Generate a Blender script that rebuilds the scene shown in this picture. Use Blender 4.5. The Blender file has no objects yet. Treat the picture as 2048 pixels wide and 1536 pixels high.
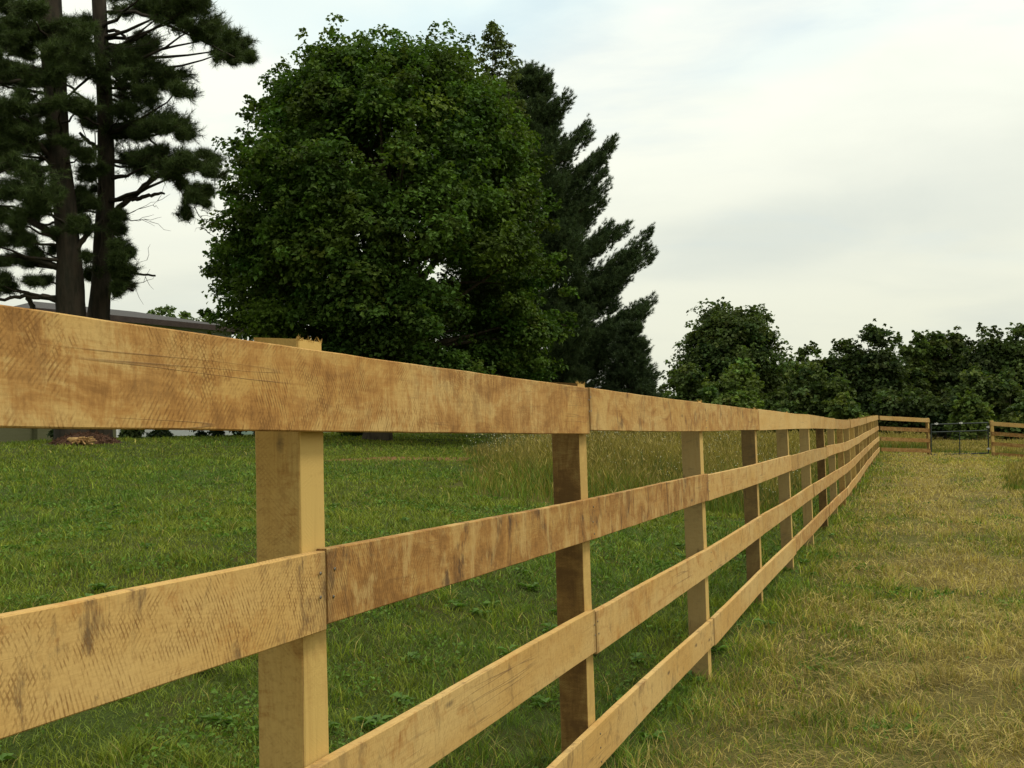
import bpy, math
import numpy as np
from mathutils import Matrix, Vector

# ------------------------------------------------------------------ camera
F_PX, W_PX, CX, CY = 2050.0, 2048.0, 1024.0, 768.0
PITCH, ROLL, CAM_Z = math.atan((886.0 - 768.0) / F_PX), 0.028, 1.45
scene = bpy.context.scene
COL = scene.collection
cf = np.array([0, math.cos(PITCH), math.sin(PITCH)])
r0 = np.array([1.0, 0, 0]); u0 = np.array([0, -math.sin(PITCH), math.cos(PITCH)])
cr = r0 * math.cos(ROLL) - u0 * math.sin(ROLL)
cu = u0 * math.cos(ROLL) + r0 * math.sin(ROLL)
CAM = np.array([0, 0, CAM_Z])
cam_d = bpy.data.cameras.new('camera'); cam_d.sensor_width = 36.0
cam_d.lens = F_PX / W_PX * 36.0; cam_d.clip_start = 0.02; cam_d.clip_end = 5000
cam = bpy.data.objects.new('camera', cam_d); COL.objects.link(cam)
cam.matrix_world = Matrix(((cr[0], cu[0], -cf[0], CAM[0]), (cr[1], cu[1], -cf[1], CAM[1]),
                           (cr[2], cu[2], -cf[2], CAM[2]), (0, 0, 0, 1)))
scene.camera = cam

def P(px, py, d):
    """World point seen at pixel (px, py) of the 2048 wide photograph, d metres along the view axis."""
    return CAM + d * (cf + cr * (px - CX) / F_PX - cu * (py - CY) / F_PX)

# ------------------------------------------------------------------ exposure, sky, sun
scene.view_settings.view_transform = 'Standard'
scene.view_settings.look = 'None'
scene.view_settings.exposure = 0.0
scene.view_settings.gamma = 1.0
SUN_EL, SUN_AZ = math.radians(59), math.radians(106)       # azimuth clockwise from +Y
sun_dir = Vector((math.sin(SUN_AZ) * math.cos(SUN_EL), math.cos(SUN_AZ) * math.cos(SUN_EL), math.sin(SUN_EL)))
sd = bpy.data.lights.new('sun', 'SUN'); sd.energy = 1.75; sd.angle = math.radians(14); sd.color = (1.0, 0.93, 0.80)
so = bpy.data.objects.new('sun', sd); COL.objects.link(so)
so.rotation_euler = sun_dir.to_track_quat('Z', 'Y').to_euler()

class NT:
    """Small helper for building node trees."""
    def __init__(self, tree):
        self.t = tree; tree.nodes.clear()
    def n(self, kind, **kw):
        nd = self.t.nodes.new(kind)
        for k, v in kw.items():
            if k == 'inp':
                for i, val in v.items():
                    if isinstance(val, bpy.types.NodeSocket): self.t.links.new(val, nd.inputs[i])
                    else: nd.inputs[i].default_value = val
            else: setattr(nd, k, v)
        return nd
    def m(self, op, a, b=0.0, c=0.0, clamp=False):
        return self.n('ShaderNodeMath', operation=op, use_clamp=clamp, inp={0: a, 1: b, 2: c}).outputs[0]
    def mix(self, fac, a, b, blend='MIX'):
        nd = self.n('ShaderNodeMix', data_type='RGBA', blend_type=blend)
        for i, val in ((0, fac), (6, a), (7, b)):
            if isinstance(val, bpy.types.NodeSocket): self.t.links.new(val, nd.inputs[i])
            else: nd.inputs[i].default_value = val if i == 0 else (*val[:3], 1)
        return nd.outputs[2]
    def ramp(self, v, lo, hi):
        return self.n('ShaderNodeMapRange', interpolation_type='SMOOTHSTEP', inp={0: v, 1: lo, 2: hi, 3: 0.0, 4: 1.0}).outputs[0]
    def noise(self, vec, scale, detail=4.0, rough=0.55, dist=0.0):
        return self.n('ShaderNodeTexNoise', inp={'Vector': vec, 'Scale': scale, 'Detail': detail, 'Roughness': rough, 'Distortion': dist}).outputs['Fac']
    def vmul(self, v, s):
        return self.n('ShaderNodeVectorMath', operation='MULTIPLY', inp={0: v, 1: s}).outputs[0]
    def vadd(self, v, s):
        return self.n('ShaderNodeVectorMath', operation='ADD', inp={0: v, 1: s}).outputs[0]
    def xyz(self, x, y, z):
        return self.n('ShaderNodeCombineXYZ', inp={0: x, 1: y, 2: z}).outputs[0]
    def sep(self, v):
        return self.n('ShaderNodeSeparateXYZ', inp={0: v}).outputs

world = bpy.data.worlds.new('World'); scene.world = world; world.use_nodes = True
w = NT(world.node_tree)
tc = w.n('ShaderNodeTexCoord').outputs['Generated']
dx, dy, dz = w.sep(tc)
dzc = w.m('MAXIMUM', dz, 0.0)
den = w.m('ADD', dzc, 0.16)
plane = w.xyz(w.m('DIVIDE', dx, den), w.m('DIVIDE', dy, den), 0.0)
sky = w.n('ShaderNodeTexSky', sky_type='NISHITA', sun_disc=False, sun_elevation=SUN_EL, sun_rotation=SUN_AZ, dust_density=3.0)
sky_c = w.vmul(sky.outputs[0], (0.16, 0.16, 0.16))
wrp = w.n('ShaderNodeTexNoise', inp={'Vector': plane, 'Scale': 0.9, 'Detail': 3.0}).outputs['Color']
pl2 = w.vadd(plane, w.vmul(wrp, (0.55, 0.40, 0)))
thin = w.noise(w.vadd(w.vmul(pl2, (0.8, 1.3, 1)), (3.1, 1.7, 0)), 1.0, 7, 0.55, 0.3)
gap = w.ramp(thin, 0.53, 0.70)
grey = w.noise(w.vadd(w.vmul(pl2, (0.5, 0.85, 1)), (9.3, 4.1, 2)), 0.95, 6, 0.55, 0.2)
greym = w.ramp(grey, 0.46, 0.72)
streak = w.noise(w.vadd(w.vmul(pl2, (0.7, 1.3, 1)), (1.3, 8.1, 5)), 1.5, 6, 0.6, 0.3)
up = w.ramp(dz, 0.03, 0.40)
base = w.mix(up, (0.84, 0.85, 0.695), (1.06, 1.085, 0.965))
cloud = w.mix(w.m('MULTIPLY', greym, 0.46), base, (0.62, 0.67, 0.62))
cloud = w.mix(w.m('MULTIPLY', w.ramp(streak, 0.44, 0.74), 0.15), cloud, (0.72, 0.77, 0.72))
def patch(px, py, rx, ry, tilt, amp):
    d0 = unit(P(px, py, 1.0) - CAM); ax = unit(np.cross(d0, [0, 0, 1.0])); ay = np.cross(ax, d0)
    a2 = ax * math.cos(tilt) + ay * math.sin(tilt); b2 = ay * math.cos(tilt) - ax * math.sin(tilt)
    dot = lambda v: w.n('ShaderNodeVectorMath', operation='DOT_PRODUCT', inp={0: tc, 1: [float(q) for q in v]}).outputs['Value']
    e = w.m('ADD', w.m('POWER', w.m('DIVIDE', dot(a2), rx), 2), w.m('POWER', w.m('DIVIDE', dot(b2), ry), 2))
    e = w.m('ADD', e, w.m('MULTIPLY', w.m('SUBTRACT', w.noise(w.vmul(tc, (5, 5, 9)), 1.0, 6, 0.6, 0.5), 0.5), 1.6))
    front = w.ramp(dot(d0), 0.2, 0.5)
    return w.m('MULTIPLY', w.m('MULTIPLY', w.n('ShaderNodeMapRange', interpolation_type='SMOOTHSTEP', inp={0: e, 1: -0.2, 2: 1.5, 3: 1.0, 4: 0.0}).outputs[0], front), amp)
unit = lambda v: np.asarray(v, float) / np.linalg.norm(v)
cloud = w.mix(patch(1850, 400, 0.26, 0.060, 0.10, 0.34), cloud, (0.62, 0.68, 0.645))
cloud = w.mix(patch(1520, 470, 0.16, 0.035, 0.12, 0.35), cloud, (0.60, 0.67, 0.645))
cloud = w.mix(patch(980, 40, 0.20, 0.055, 0.25, 0.75), cloud, (0.74, 0.93, 0.97))
cloud = w.mix(patch(640, 20, 0.16, 0.05, -0.1, 0.6), cloud, (0.76, 0.93, 0.96))
cloud = w.mix(patch(1640, 70, 0.14, 0.03, 0.2, 0.5), cloud, (0.80, 0.95, 0.96))
tot = w.mix(w.m('MULTIPLY', w.m('MULTIPLY', gap, up), 0.42), cloud, w.mix(0.5, sky_c, (0.72, 0.93, 1.0)))
bg = w.n('ShaderNodeBackground', inp={0: tot, 1: 1.0})
wo = w.n('ShaderNodeOutputWorld', inp={0: bg.outputs[0]})

# ------------------------------------------------------------------ scene helpers
def tag(o, label=None, cat=None, group=None, kind=None):
    for k, v in (('label', label), ('category', cat), ('group', group), ('kind', kind)):
        if v: o[k] = v
    return o

def thing(name, label, cat, loc, group=None):
    o = bpy.data.objects.new(name, None); COL.objects.link(o)
    o.location = [float(c) for c in loc]; o.empty_display_size = 0.2
    return tag(o, label, cat, group)

def link(name, me, mat, parent=None):
    o = bpy.data.objects.new(name, me); COL.objects.link(o)
    if mat is not None:
        for mt in (mat if isinstance(mat, list) else [mat]): me.materials.append(mt)
    if parent is not None:
        root = parent
        off = Vector((0, 0, 0))
        while root is not None:
            off = off + root.location; root = root.parent
        me.transform(Matrix.Translation(-off))     # meshes are made in world space
        o.parent = parent
    return o

def fast_mesh(name, V, Fc, col=None, smooth=False):
    """Mesh from vertex array (N,3) and uniform face array (M,k)."""
    me = bpy.data.meshes.new(name)
    V = np.asarray(V, np.float32); Fc = np.asarray(Fc, np.int32)
    k = Fc.shape[1]; M = len(Fc)
    me.vertices.add(len(V)); me.vertices.foreach_set('co', V.ravel())
    me.loops.add(M * k); me.loops.foreach_set('vertex_index', Fc.ravel())
    me.polygons.add(M); me.polygons.foreach_set('loop_start', np.arange(0, M * k, k, dtype=np.int32))
    me.polygons.foreach_set('use_smooth', np.full(M, smooth, dtype=bool))
    if col is not None:
        a = me.attributes.new('Col', 'FLOAT_COLOR', 'POINT')
        c = np.ones((len(V), 4), np.float32); c[:, :3] = col
        a.data.foreach_set('color', c.ravel())
    me.update(calc_edges=True)
    return me

def unit(v):
    return v / np.maximum(np.linalg.norm(v, axis=-1, keepdims=True), 1e-9)

_tab = np.random.RandomState(7).rand(256, 256)
def vnoise(x, y, s, seed=0):
    """Smooth value noise in 0..1 at feature size s metres."""
    x = np.asarray(x, float) / s + seed * 17.3; y = np.asarray(y, float) / s + seed * 31.7
    xi = np.floor(x).astype(int); yi = np.floor(y).astype(int)
    fx = x - xi; fy = y - yi
    fx = fx * fx * (3 - 2 * fx); fy = fy * fy * (3 - 2 * fy)
    g = lambda a, b: _tab[a & 255, b & 255]
    return (g(xi, yi) * (1 - fx) + g(xi + 1, yi) * fx) * (1 - fy) + (g(xi, yi + 1) * (1 - fx) + g(xi + 1, yi + 1) * fx) * fy

def tube(paths, sides=8, rough=0.0, rng=None, bury_top=True):
    """Tubes through points with radii; paths: list of (pts (n,3), radii (n,)). Returns quads mesh arrays."""
    Vs, Fs, base = [], [], 0
    for pts, rad in paths:
        pts = np.asarray(pts, float); rad = np.asarray(rad, float); n = len(pts)
        t = unit(np.gradient(pts, axis=0))
        ref = np.array([0.13, 0.21, 1.0]) if abs(unit(pts[-1] - pts[0])[2]) < 0.8 else np.array([1.0, 0.17, 0.05])
        a = unit(np.cross(t, ref)); b = np.cross(t, a)
        th = np.linspace(0, 2 * np.pi, sides, endpoint=False)
        rr = rad[:, None] * np.ones(sides)
        if rough and rng is not None: rr = rr * (1 + rough * (rng.rand(n, sides) - 0.5))
        ring = pts[:, None, :] + rr[..., None] * (np.cos(th)[None, :, None] * a[:, None, :] + np.sin(th)[None, :, None] * b[:, None, :])
        Vs.append(ring.reshape(-1, 3))
        i = np.arange(n - 1)[:, None] * sides; j = np.arange(sides)[None, :]; j2 = (j + 1) % sides
        q = np.stack([i + j, i + j2, i + sides + j2, i + sides + j], -1).reshape(-1, 4) + base
        Fs.append(q); base += n * sides
    return np.concatenate(Vs), np.concatenate(Fs)

def curve_pts(a, b, n=6, sag=0.0, rng=None, wob=0.0, up=np.array([0, 0, 1.0])):
    s = np.linspace(0, 1, n)[:, None]
    p = np.asarray(a) * (1 - s) + np.asarray(b) * s + up * sag * (4 * s * (1 - s))
    if wob and rng is not None:
        k = (rng.rand(n, 3) - 0.5) * wob; k[0] = 0; p = p + k
    return p

def box_arrays(o, ax, ay, az):
    """Box with corner o and edge vectors."""
    o, ax, ay, az = (np.asarray(q, float) for q in (o, ax, ay, az))
    V = np.array([o, o + ax, o + ax + ay, o + ay, o + az, o + ax + az, o + ax + ay + az, o + ay + az])
    Fq = np.array([[0, 3, 2, 1], [4, 5, 6, 7], [0, 1, 5, 4], [1, 2, 6, 5], [2, 3, 7, 6], [3, 0, 4, 7]])
    return V, Fq

def join(parts):
    Vs, Fs, b = [], [], 0
    for V, Fq in parts:
        Vs.append(V); Fs.append(np.asarray(Fq) + b); b += len(V)
    return np.concatenate(Vs), np.concatenate(Fs)

# ------------------------------------------------------------------ materials
def new_mat(name):
    m = bpy.data.materials.new(name); m.use_nodes = True
    return m, NT(m.node_tree)

def out(nt, shader):
    nt.n('ShaderNodeOutputMaterial', inp={0: shader})

def leaf_mat(name, trans=0.3, rough=0.6, tcol=(1.25, 1.35, 0.5), spec=0.14):
    m, t = new_mat(name)
    c = t.n('ShaderNodeAttribute', attribute_name='Col').outputs['Color']
    pb = t.n('ShaderNodeBsdfPrincipled', inp={'Base Color': c, 'Roughness': rough, 'Specular IOR Level': spec})
    tr = t.n('ShaderNodeBsdfTranslucent', inp={0: t.mix(1.0, c, tcol, 'MULTIPLY')})
    mx = t.n('ShaderNodeMixShader', inp={0: trans, 1: pb.outputs[0], 2: tr.outputs[0]})
    out(t, mx.outputs[0]); return m

def bark_mat(name, c1, c2, scale=6.0):
    m, t = new_mat(name)
    po = t.n('ShaderNodeTexCoord').outputs['Object']
    n1 = t.noise(t.vmul(po, (1, 1, 0.22)), scale, 6, 0.65)
    n2 = t.noise(po, 1.1, 3)
    c = t.mix(t.ramp(n1, 0.36, 0.62), c1, c2)
    c = t.mix(t.m('MULTIPLY', n2, 0.35), c, (0.10, 0.10, 0.07))
    bp = t.n('ShaderNodeBump', inp={'Strength': 0.8, 'Distance': 0.05, 'Height': n1})
    pb = t.n('ShaderNodeBsdfPrincipled', inp={'Base Color': c, 'Roughness': 0.9, 'Specular IOR Level': 0.15, 'Normal': bp.outputs[0]})
    out(t, pb.outputs[0]); return m

def plain_mat(name, c1, c2, scale=8.0, rough=0.8, metal=0.0, spec=0.3):
    m, t = new_mat(name)
    po = t.n('ShaderNodeTexCoord').outputs['Object']
    n1 = t.noise(po, scale, 5, 0.6)
    pb = t.n('ShaderNodeBsdfPrincipled', inp={'Base Color': t.mix(t.ramp(n1, 0.3, 0.7), c1, c2), 'Roughness': rough, 'Metallic': metal, 'Specular IOR Level': spec})
    out(t, pb.outputs[0]); return m

def wood_mat(name, light, brown, dark, post=False):
    """Fresh rough-sawn oak: UV is metres along (u) and across (v) the piece."""
    m, t = new_mat(name)
    uv = t.n('ShaderNodeUVMap', uv_map='board').outputs[0]
    prop = lambda nm: t.n('ShaderNodeAttribute', attribute_type='OBJECT', attribute_name=nm).outputs['Fac']
    seed, stain, kerf_amt, greyp = prop('seed'), prop('stain'), prop('kerf'), prop('grey')
    u, v, _ = t.sep(uv)
    us = t.m('ADD', u, t.m('MULTIPLY', seed, 9.37))
    vec = t.xyz(us, v, t.m('MULTIPLY', seed, 3.1))
    warp = t.noise(vec, 5.0, 3)
    # long grain
    grain = t.noise(t.vmul(vec, (2.2, 60.0, 1.0)), 1.0, 6, 0.65, 0.6)
    fine = t.noise(t.vmul(vec, (30.0, 200.0, 1.0)), 1.0, 4, 0.7)
    # blotchy stain from sawing and wetting, broken up by the fibres
    fib = t.noise(t.vmul(vec, (9.0, 150.0, 1.0)), 1.0, 3, 0.6)
    fibx = t.noise(t.vmul(vec, (160.0, 22.0, 1.0)), 1.0, 3, 0.65)
    bl = t.noise(t.vmul(vec, (4.5, 8.0, 1.0)), 1.0, 9, 0.68, 1.0)
    bl2 = t.noise(t.vmul(vec, (24.0, 7.0, 1.0)), 1.0, 9, 0.76, 0.9)
    mot = t.noise(t.vmul(vec, (70.0, 45.0, 1.0)), 1.0, 4, 0.75)
    blm = t.m('ADD', t.m('MULTIPLY', bl, 0.62), t.m('MULTIPLY', bl2, 0.38))
    blm = t.m('ADD', blm, t.m('MULTIPLY', t.m('SUBTRACT', t.m('ADD', fibx, t.m('MULTIPLY', fib, 0.6)), 0.8), 0.16))
    thr = t.m('SUBTRACT', 0.655, t.m('MULTIPLY', stain, 0.21))
    st = t.n('ShaderNodeMapRange', interpolation_type='SMOOTHSTEP', inp={0: blm, 1: t.m('SUBTRACT', thr, 0.07), 2: t.m('ADD', thr, 0.07), 3: 0.0, 4: 1.0}).outputs[0]
    st2 = t.n('ShaderNodeMapRange', interpolation_type='SMOOTHSTEP', inp={0: blm, 1: t.m('ADD', thr, 0.03), 2: t.m('ADD', thr, 0.16), 3: 0.0, 4: 1.0}).outputs[0]
    hue = t.noise(t.vmul(vec, (1.3, 4.0, 1.0)), 1.0, 3)
    c = t.mix(t.ramp(hue, 0.3, 0.7), light, [light[0] * 0.90, light[1] * 0.80, light[2] * 0.64])
    c = t.mix(t.m('MULTIPLY', st, 0.74), c, [brown[0] * 1.25, brown[1] * 1.2, brown[2] * 1.05])
    c = t.mix(t.m('MULTIPLY', st2, 0.75), c, [q * 0.72 for q in brown])
    gm = t.ramp(t.m('ADD', t.noise(t.vmul(vec, (10.0, 4.5, 1.0)), 1.0, 8, 0.72, 0.8), t.m('MULTIPLY', t.m('SUBTRACT', fibx, 0.5), 0.18)), 0.52, 0.68)
    c = t.mix(t.m('MULTIPLY', gm, greyp), c, dark)
    c = t.mix(t.m('MULTIPLY', t.ramp(mot, 0.48, 0.68), 0.30), c, [q * 0.85 for q in brown])
    if post: c = t.mix(t.m('MULTIPLY', greyp, 0.75), c, (0.21, 0.165, 0.075))
    # long grain lines and a few drying checks
    gl = t.m('ABSOLUTE', t.m('SUBTRACT', t.noise(t.vmul(vec, (0.45, 15.0, 1.0)), 1.0, 3, 0.5, 0.12), 0.5))
    glm = t.n('ShaderNodeMapRange', inp={0: gl, 1: 0.0, 2: 0.010, 3: 1.0, 4: 0.0}, clamp=True).outputs[0]
    glk = t.ramp(t.noise(t.vmul(vec, (1.6, 3.0, 1.0)), 1.0, 3), 0.50, 0.66)
    chk = t.m('MULTIPLY', t.m('MULTIPLY', glm, glk), 0.6)
    c = t.mix(chk, c, [q * 1.2 for q in dark])
    # saw kerfs: slightly curved ridges across the board, in two directions
    def kerf(pitch, tilt, arc, lo):
        ph = t.m('ADD', us, t.m('MULTIPLY', v, tilt))
        ph = t.m('ADD', ph, t.m('MULTIPLY', t.m('MULTIPLY', v, v), arc))
        ph = t.m('ADD', ph, t.m('MULTIPLY', warp, 0.02))
        s = t.m('SINE', t.m('MULTIPLY', ph, 2 * math.pi / pitch))
        rag = t.noise(t.vmul(vec, (90.0, 25.0, 1.0)), 1.0, 3, 0.7)
        msk = t.ramp(t.noise(t.vadd(t.vmul(vec, (4.0, 8.0, 1.0)), (lo * 40, 3, 1)), 1.0, 4, 0.6), 0.42, 0.58)
        return t.m('MULTIPLY', t.m('MULTIPLY', t.ramp(s, -0.1, 0.9), t.ramp(rag, 0.35, 0.65)), msk)
    k = t.m('MAXIMUM', kerf(0.0085, 0.32, 0.9, 0.1), t.m('MULTIPLY', kerf(0.0105, -0.62, -1.2, 0.7), 0.8))
    k = t.m('MULTIPLY', k, kerf_amt)
    c = t.mix(t.m('MULTIPLY', k, 0.85), c, [q * 0.62 for q in brown])
    c = t.mix(t.m('MULTIPLY', t.ramp(grain, 0.52, 0.78), 0.34), c, [q * 0.8 for q in brown])
    c = t.mix(t.m('MULTIPLY', t.ramp(fine, 0.4, 0.8), 0.25), c, [q * 0.75 for q in brown])
    # knots and short dark checks
    vo = t.n('ShaderNodeTexVoronoi', inp={'Vector': t.vmul(vec, (2.6, 7.0, 1.0)), 'Scale': 1.0, 'Randomness': 1.0})
    kd = t.m('ADD', vo.outputs['Distance'], t.m('MULTIPLY', t.m('SUBTRACT', bl2, 0.5), 0.16))
    kn = t.n('ShaderNodeMapRange', inp={0: kd, 1: 0.03, 2: 0.085, 3: 1.0, 4: 0.0}, clamp=True).outputs[0]
    c = t.mix(t.m('MULTIPLY', kn, 0.75), c, dark)
    if not post:
        ed = t.n('ShaderNodeAttribute', attribute_name='enddist').outputs['Fac']
        em = t.n('ShaderNodeMapRange', interpolation_type='SMOOTHSTEP', inp={0: t.m('SUBTRACT', ed, t.m('MULTIPLY', bl2, 0.035)), 1: -0.012, 2: 0.022, 3: 0.30, 4: 0.0}).outputs[0]
        c = t.mix(em, c, [q * 0.9 for q in dark])
    tone_mul = prop('tone')
    spl = prop('splotch')
    if not post:
        sp = t.ramp(t.m('ADD', t.noise(t.vmul(vec, (13.0, 6.5, 1.0)), 1.0, 8, 0.62, 0.3), t.m('MULTIPLY', bl2, 0.15)), 0.570, 0.690)
        sp = t.m('MULTIPLY', sp, t.ramp(t.m('ADD', fibx, t.m('MULTIPLY', mot, 0.5)), 0.50, 0.85))
        c = t.mix(t.m('MULTIPLY', sp, spl), c, light)
    else:
        face = t.m('LESS_THAN', v, 0.097)          # the face nailed to the rails is coloured paler and less stained
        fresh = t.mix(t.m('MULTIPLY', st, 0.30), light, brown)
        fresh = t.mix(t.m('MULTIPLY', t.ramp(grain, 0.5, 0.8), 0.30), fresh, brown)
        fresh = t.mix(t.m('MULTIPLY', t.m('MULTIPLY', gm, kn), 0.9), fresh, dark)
        tone_mul = t.m('ADD', t.m('MULTIPLY', tone_mul, t.m('SUBTRACT', 1.0, face)), t.m('MULTIPLY', 0.92, face))
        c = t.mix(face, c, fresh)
    c = t.mix(1.0, c, t.xyz(tone_mul, tone_mul, tone_mul), 'MULTIPLY')
    h = t.m('ADD', t.m('SUBTRACT', t.m('MULTIPLY', k, -0.6), chk), t.m('ADD', t.m('MULTIPLY', grain, 0.35), t.m('MULTIPLY', fine, 0.35)))
    bp = t.n('ShaderNodeBump', inp={'Strength': 0.55, 'Distance': 0.0016, 'Height': h})
    pb = t.n('ShaderNodeBsdfPrincipled', inp={'Base Color': c, 'Roughness': 0.85, 'Specular IOR Level': 0.2, 'Normal': bp.outputs[0]})
    out(t, pb.outputs[0]); return m

M_BOARD = wood_mat('sawn_board', (0.61, 0.415, 0.160), (0.32, 0.152, 0.043), (0.070, 0.046, 0.032))
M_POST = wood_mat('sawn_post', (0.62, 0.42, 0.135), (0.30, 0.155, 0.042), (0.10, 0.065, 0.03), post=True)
M_PINEBARK = bark_mat('pine_bark', (0.010, 0.007, 0.005), (0.038, 0.025, 0.018))
M_BARK = bark_mat('tree_bark', (0.035, 0.026, 0.018), (0.10, 0.075, 0.05))
M_LEAF = leaf_mat('broad_leaf')
M_NEEDLE = leaf_mat('needle', 0.15, 0.6)
M_GRASS = leaf_mat('grass_blade', 0.30, 0.6, (1.15, 1.25, 0.5), 0.2)
M_METAL = plain_mat('painted_steel', (0.018, 0.026, 0.024), (0.035, 0.045, 0.042), 12, 0.6, 0.0, 0.3)
M_ZINC = plain_mat('galvanised_steel', (0.45, 0.46, 0.45), (0.62, 0.62, 0.60), 30, 0.4, 0.7, 0.5)
M_NAIL = plain_mat('nail_steel', (0.16, 0.14, 0.12), (0.34, 0.31, 0.28), 200, 0.3, 0.9, 0.5)
M_CHIP = plain_mat('wood_chip', (0.32, 0.18, 0.07), (0.55, 0.36, 0.15), 3, 0.9)
M_MULCH = plain_mat('mulch', (0.045, 0.022, 0.012), (0.095, 0.045, 0.022), 9, 0.95)

# ------------------------------------------------------------------ terrain
POST = [(2.18, 645, 700), (3.94, 1170, 776), (6.12, 1403, 808), (8.29, 1511, 820.5), (10.45, 1575, 827.4), (12.6, 1617, 831),
        (14.8, 1647, 835), (16.95, 1667.5, 838), (19.1, 1685, 840.5), (21.3, 1697.5, 840.3), (23.4, 1707.5, 839.3), (25.6, 1716.5, 838),
        (27.8, 1724, 836.3), (30.0, 1731, 835), (32.1, 1737, 833.8), (34.3, 1742, 832.8), (36.5, 1747, 832), (38.6, 1751, 831.3), (40.8, 1755, 831)]
ref = [P(px, py, d) for d, px, py in POST]            # path-side far corner of each post, at the top rail's top edge
d01 = ref[1] - ref[0]
ref = [ref[0] - np.array([d01[0], d01[1], 0]) / np.linalg.norm(d01[:2]) * 2.31 + np.array([0, 0, 0.008])] + ref
ref = np.array(ref)
FENCE_H = 1.60
ctrl = [(p[0], p[1], p[2] - FENCE_H) for p in ref]
ctrl.append((ref[0][0] - 3, ref[0][1] - 6, 0.05)); ctrl.append((0.3, -1.0, 0.05)); ctrl.append((4, -3, 0.0)); ctrl.append((-6, 1, 0.1))
for px, py, d in ((0, 890, 42), (-420, 905, 42), (300, 874, 46), (480, 870, 50), (165, 885, 28), (-250, 905, 28), (752, 880, 36), (940, 861, 58), (950, 988, 15.4),
                  (900, 918, 23.5), (620, 915, 25), (250, 960, 17.5), (300, 1060, 10.5), (-200, 1000, 15), (1250, 1020, 15.5), (560, 1080, 9.0),
                  (1860, 909.5, 42.6), (1980, 912, 42.4), (2060, 917, 42.2), (1900, 960, 25.5), (2040, 1000, 19), (1700, 1200, 8.4), (2040, 1250, 7.4), (2040, 1500, 4.55), (1500, 1500, 4.6)):
    p = P(px, py, d); ctrl.append(tuple(p))
for x, y, z in ((0, 90, 1.1), (15, 85, 0.75), (32, 85, 0.7), (50, 85, 0.6), (-30, 90, 2.6), (-60, 40, 2.2), (70, 40, 0), (30, 20, -0.2), (0, 140, 1.5), (60, 140, 0.8),
                (-60, 140, 3), (-40, -20, 0.3), (40, -30, -0.5), (0, -40, 0), (-120, 60, 2.5), (130, 60, 0), (0, 320, 3), (200, 300, 1), (-200, 300, 4), (25, 60, 0.55), (8, 60, 1.1)):
    ctrl.append((x, y, z))
ctrl = np.array(ctrl)
def _phi(r): return -np.sqrt(r * r + 9.0)
_D = np.linalg.norm(ctrl[:, None, :2] - ctrl[None, :, :2], axis=-1)
_n = len(ctrl); _A = np.zeros((_n + 1, _n + 1)); _A[:_n, :_n] = _phi(_D) - 0.02 * np.eye(_n); _A[_n, :_n] = 1; _A[:_n, _n] = 1
_wt = np.linalg.solve(_A, np.append(ctrl[:, 2], 0))
def gz(x, y):
    x = np.asarray(x, float); y = np.asarray(y, float); shp = x.shape
    q = np.stack([x.ravel(), y.ravel()], -1); o = np.empty(len(q))
    for s in range(0, len(q), 50000):
        c = q[s:s + 50000]
        r = np.linalg.norm(c[:, None] - ctrl[None, :, :2], axis=-1)
        o[s:s + 50000] = _phi(r) @ _wt[:_n] + _wt[_n]
    return o.reshape(shp)
def gpt(px, d):
    """Ground point under pixel column px at view depth d."""
    p = P(px, 880, d); return np.array([p[0], p[1], float(gz(p[0], p[1]))])

fxy = ref[:, :2]
def fence_dist(x, y):
    """Signed distance to the fence line, positive on the mown track side; and nearest along-line y."""
    fx = np.interp(y, fxy[:, 1], fxy[:, 0])
    sl = (fxy[3, 0] - fxy[1, 0]) / (fxy[3, 1] - fxy[1, 1])
    fx = np.where(y < fxy[0, 1], fxy[0, 0] + (y - fxy[0, 1]) * sl, fx)
    fx = np.where(y > fxy[-1, 1], fxy[-1, 0] + (y - fxy[-1, 1]) * sl, fx)
    return (x - fx) * 0.93
CORNER = ref[-1]
def meadow_mask(x, y):
    n = (vnoise(x, y, 1.7, 3) - 0.5)
    fd = fence_dist(x, y)
    n2 = vnoise(x, y, 0.5, 8) - 0.5
    a = (x > -0.75 + 1.2 * n + 0.8 * n2) & (y > 15.4 + 2.2 * n + 1.2 * n2 + 0.12 * x) & (fd < -1.0 + 0.6 * n + 0.5 * n2)
    b = (y > 45.5 + n) & (x > -0.75 + n)
    c = (x > 0.487 * y + 0.9 * n) & (y > 17) & (y < 37)
    return a | b | c
def dryness(x, y):
    fd = fence_dist(x, y)
    d = 0.47 + 0.36 * np.exp(-((fd - 1.55) / 0.50) ** 2) + 0.34 * np.exp(-((fd - 3.2) / 0.55) ** 2) + 0.10 * np.clip((y - 8) / 12, 0, 1)
    d = d * np.clip((fd + 0.08) / 0.42, 0.15 * (fd > 0), 1)
    d = d + ((vnoise(x, y, 1.1, 5) - 0.5) * 0.55 + (vnoise(x, y, 2.6, 27) - 0.5) * 0.35) * (fd > 0) + (vnoise(x, y, 0.35, 6) - 0.5) * 0.35 * np.where(fd > 0, 1, 0.45)
    return np.clip(d + 0.05, 0, 1)

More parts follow.
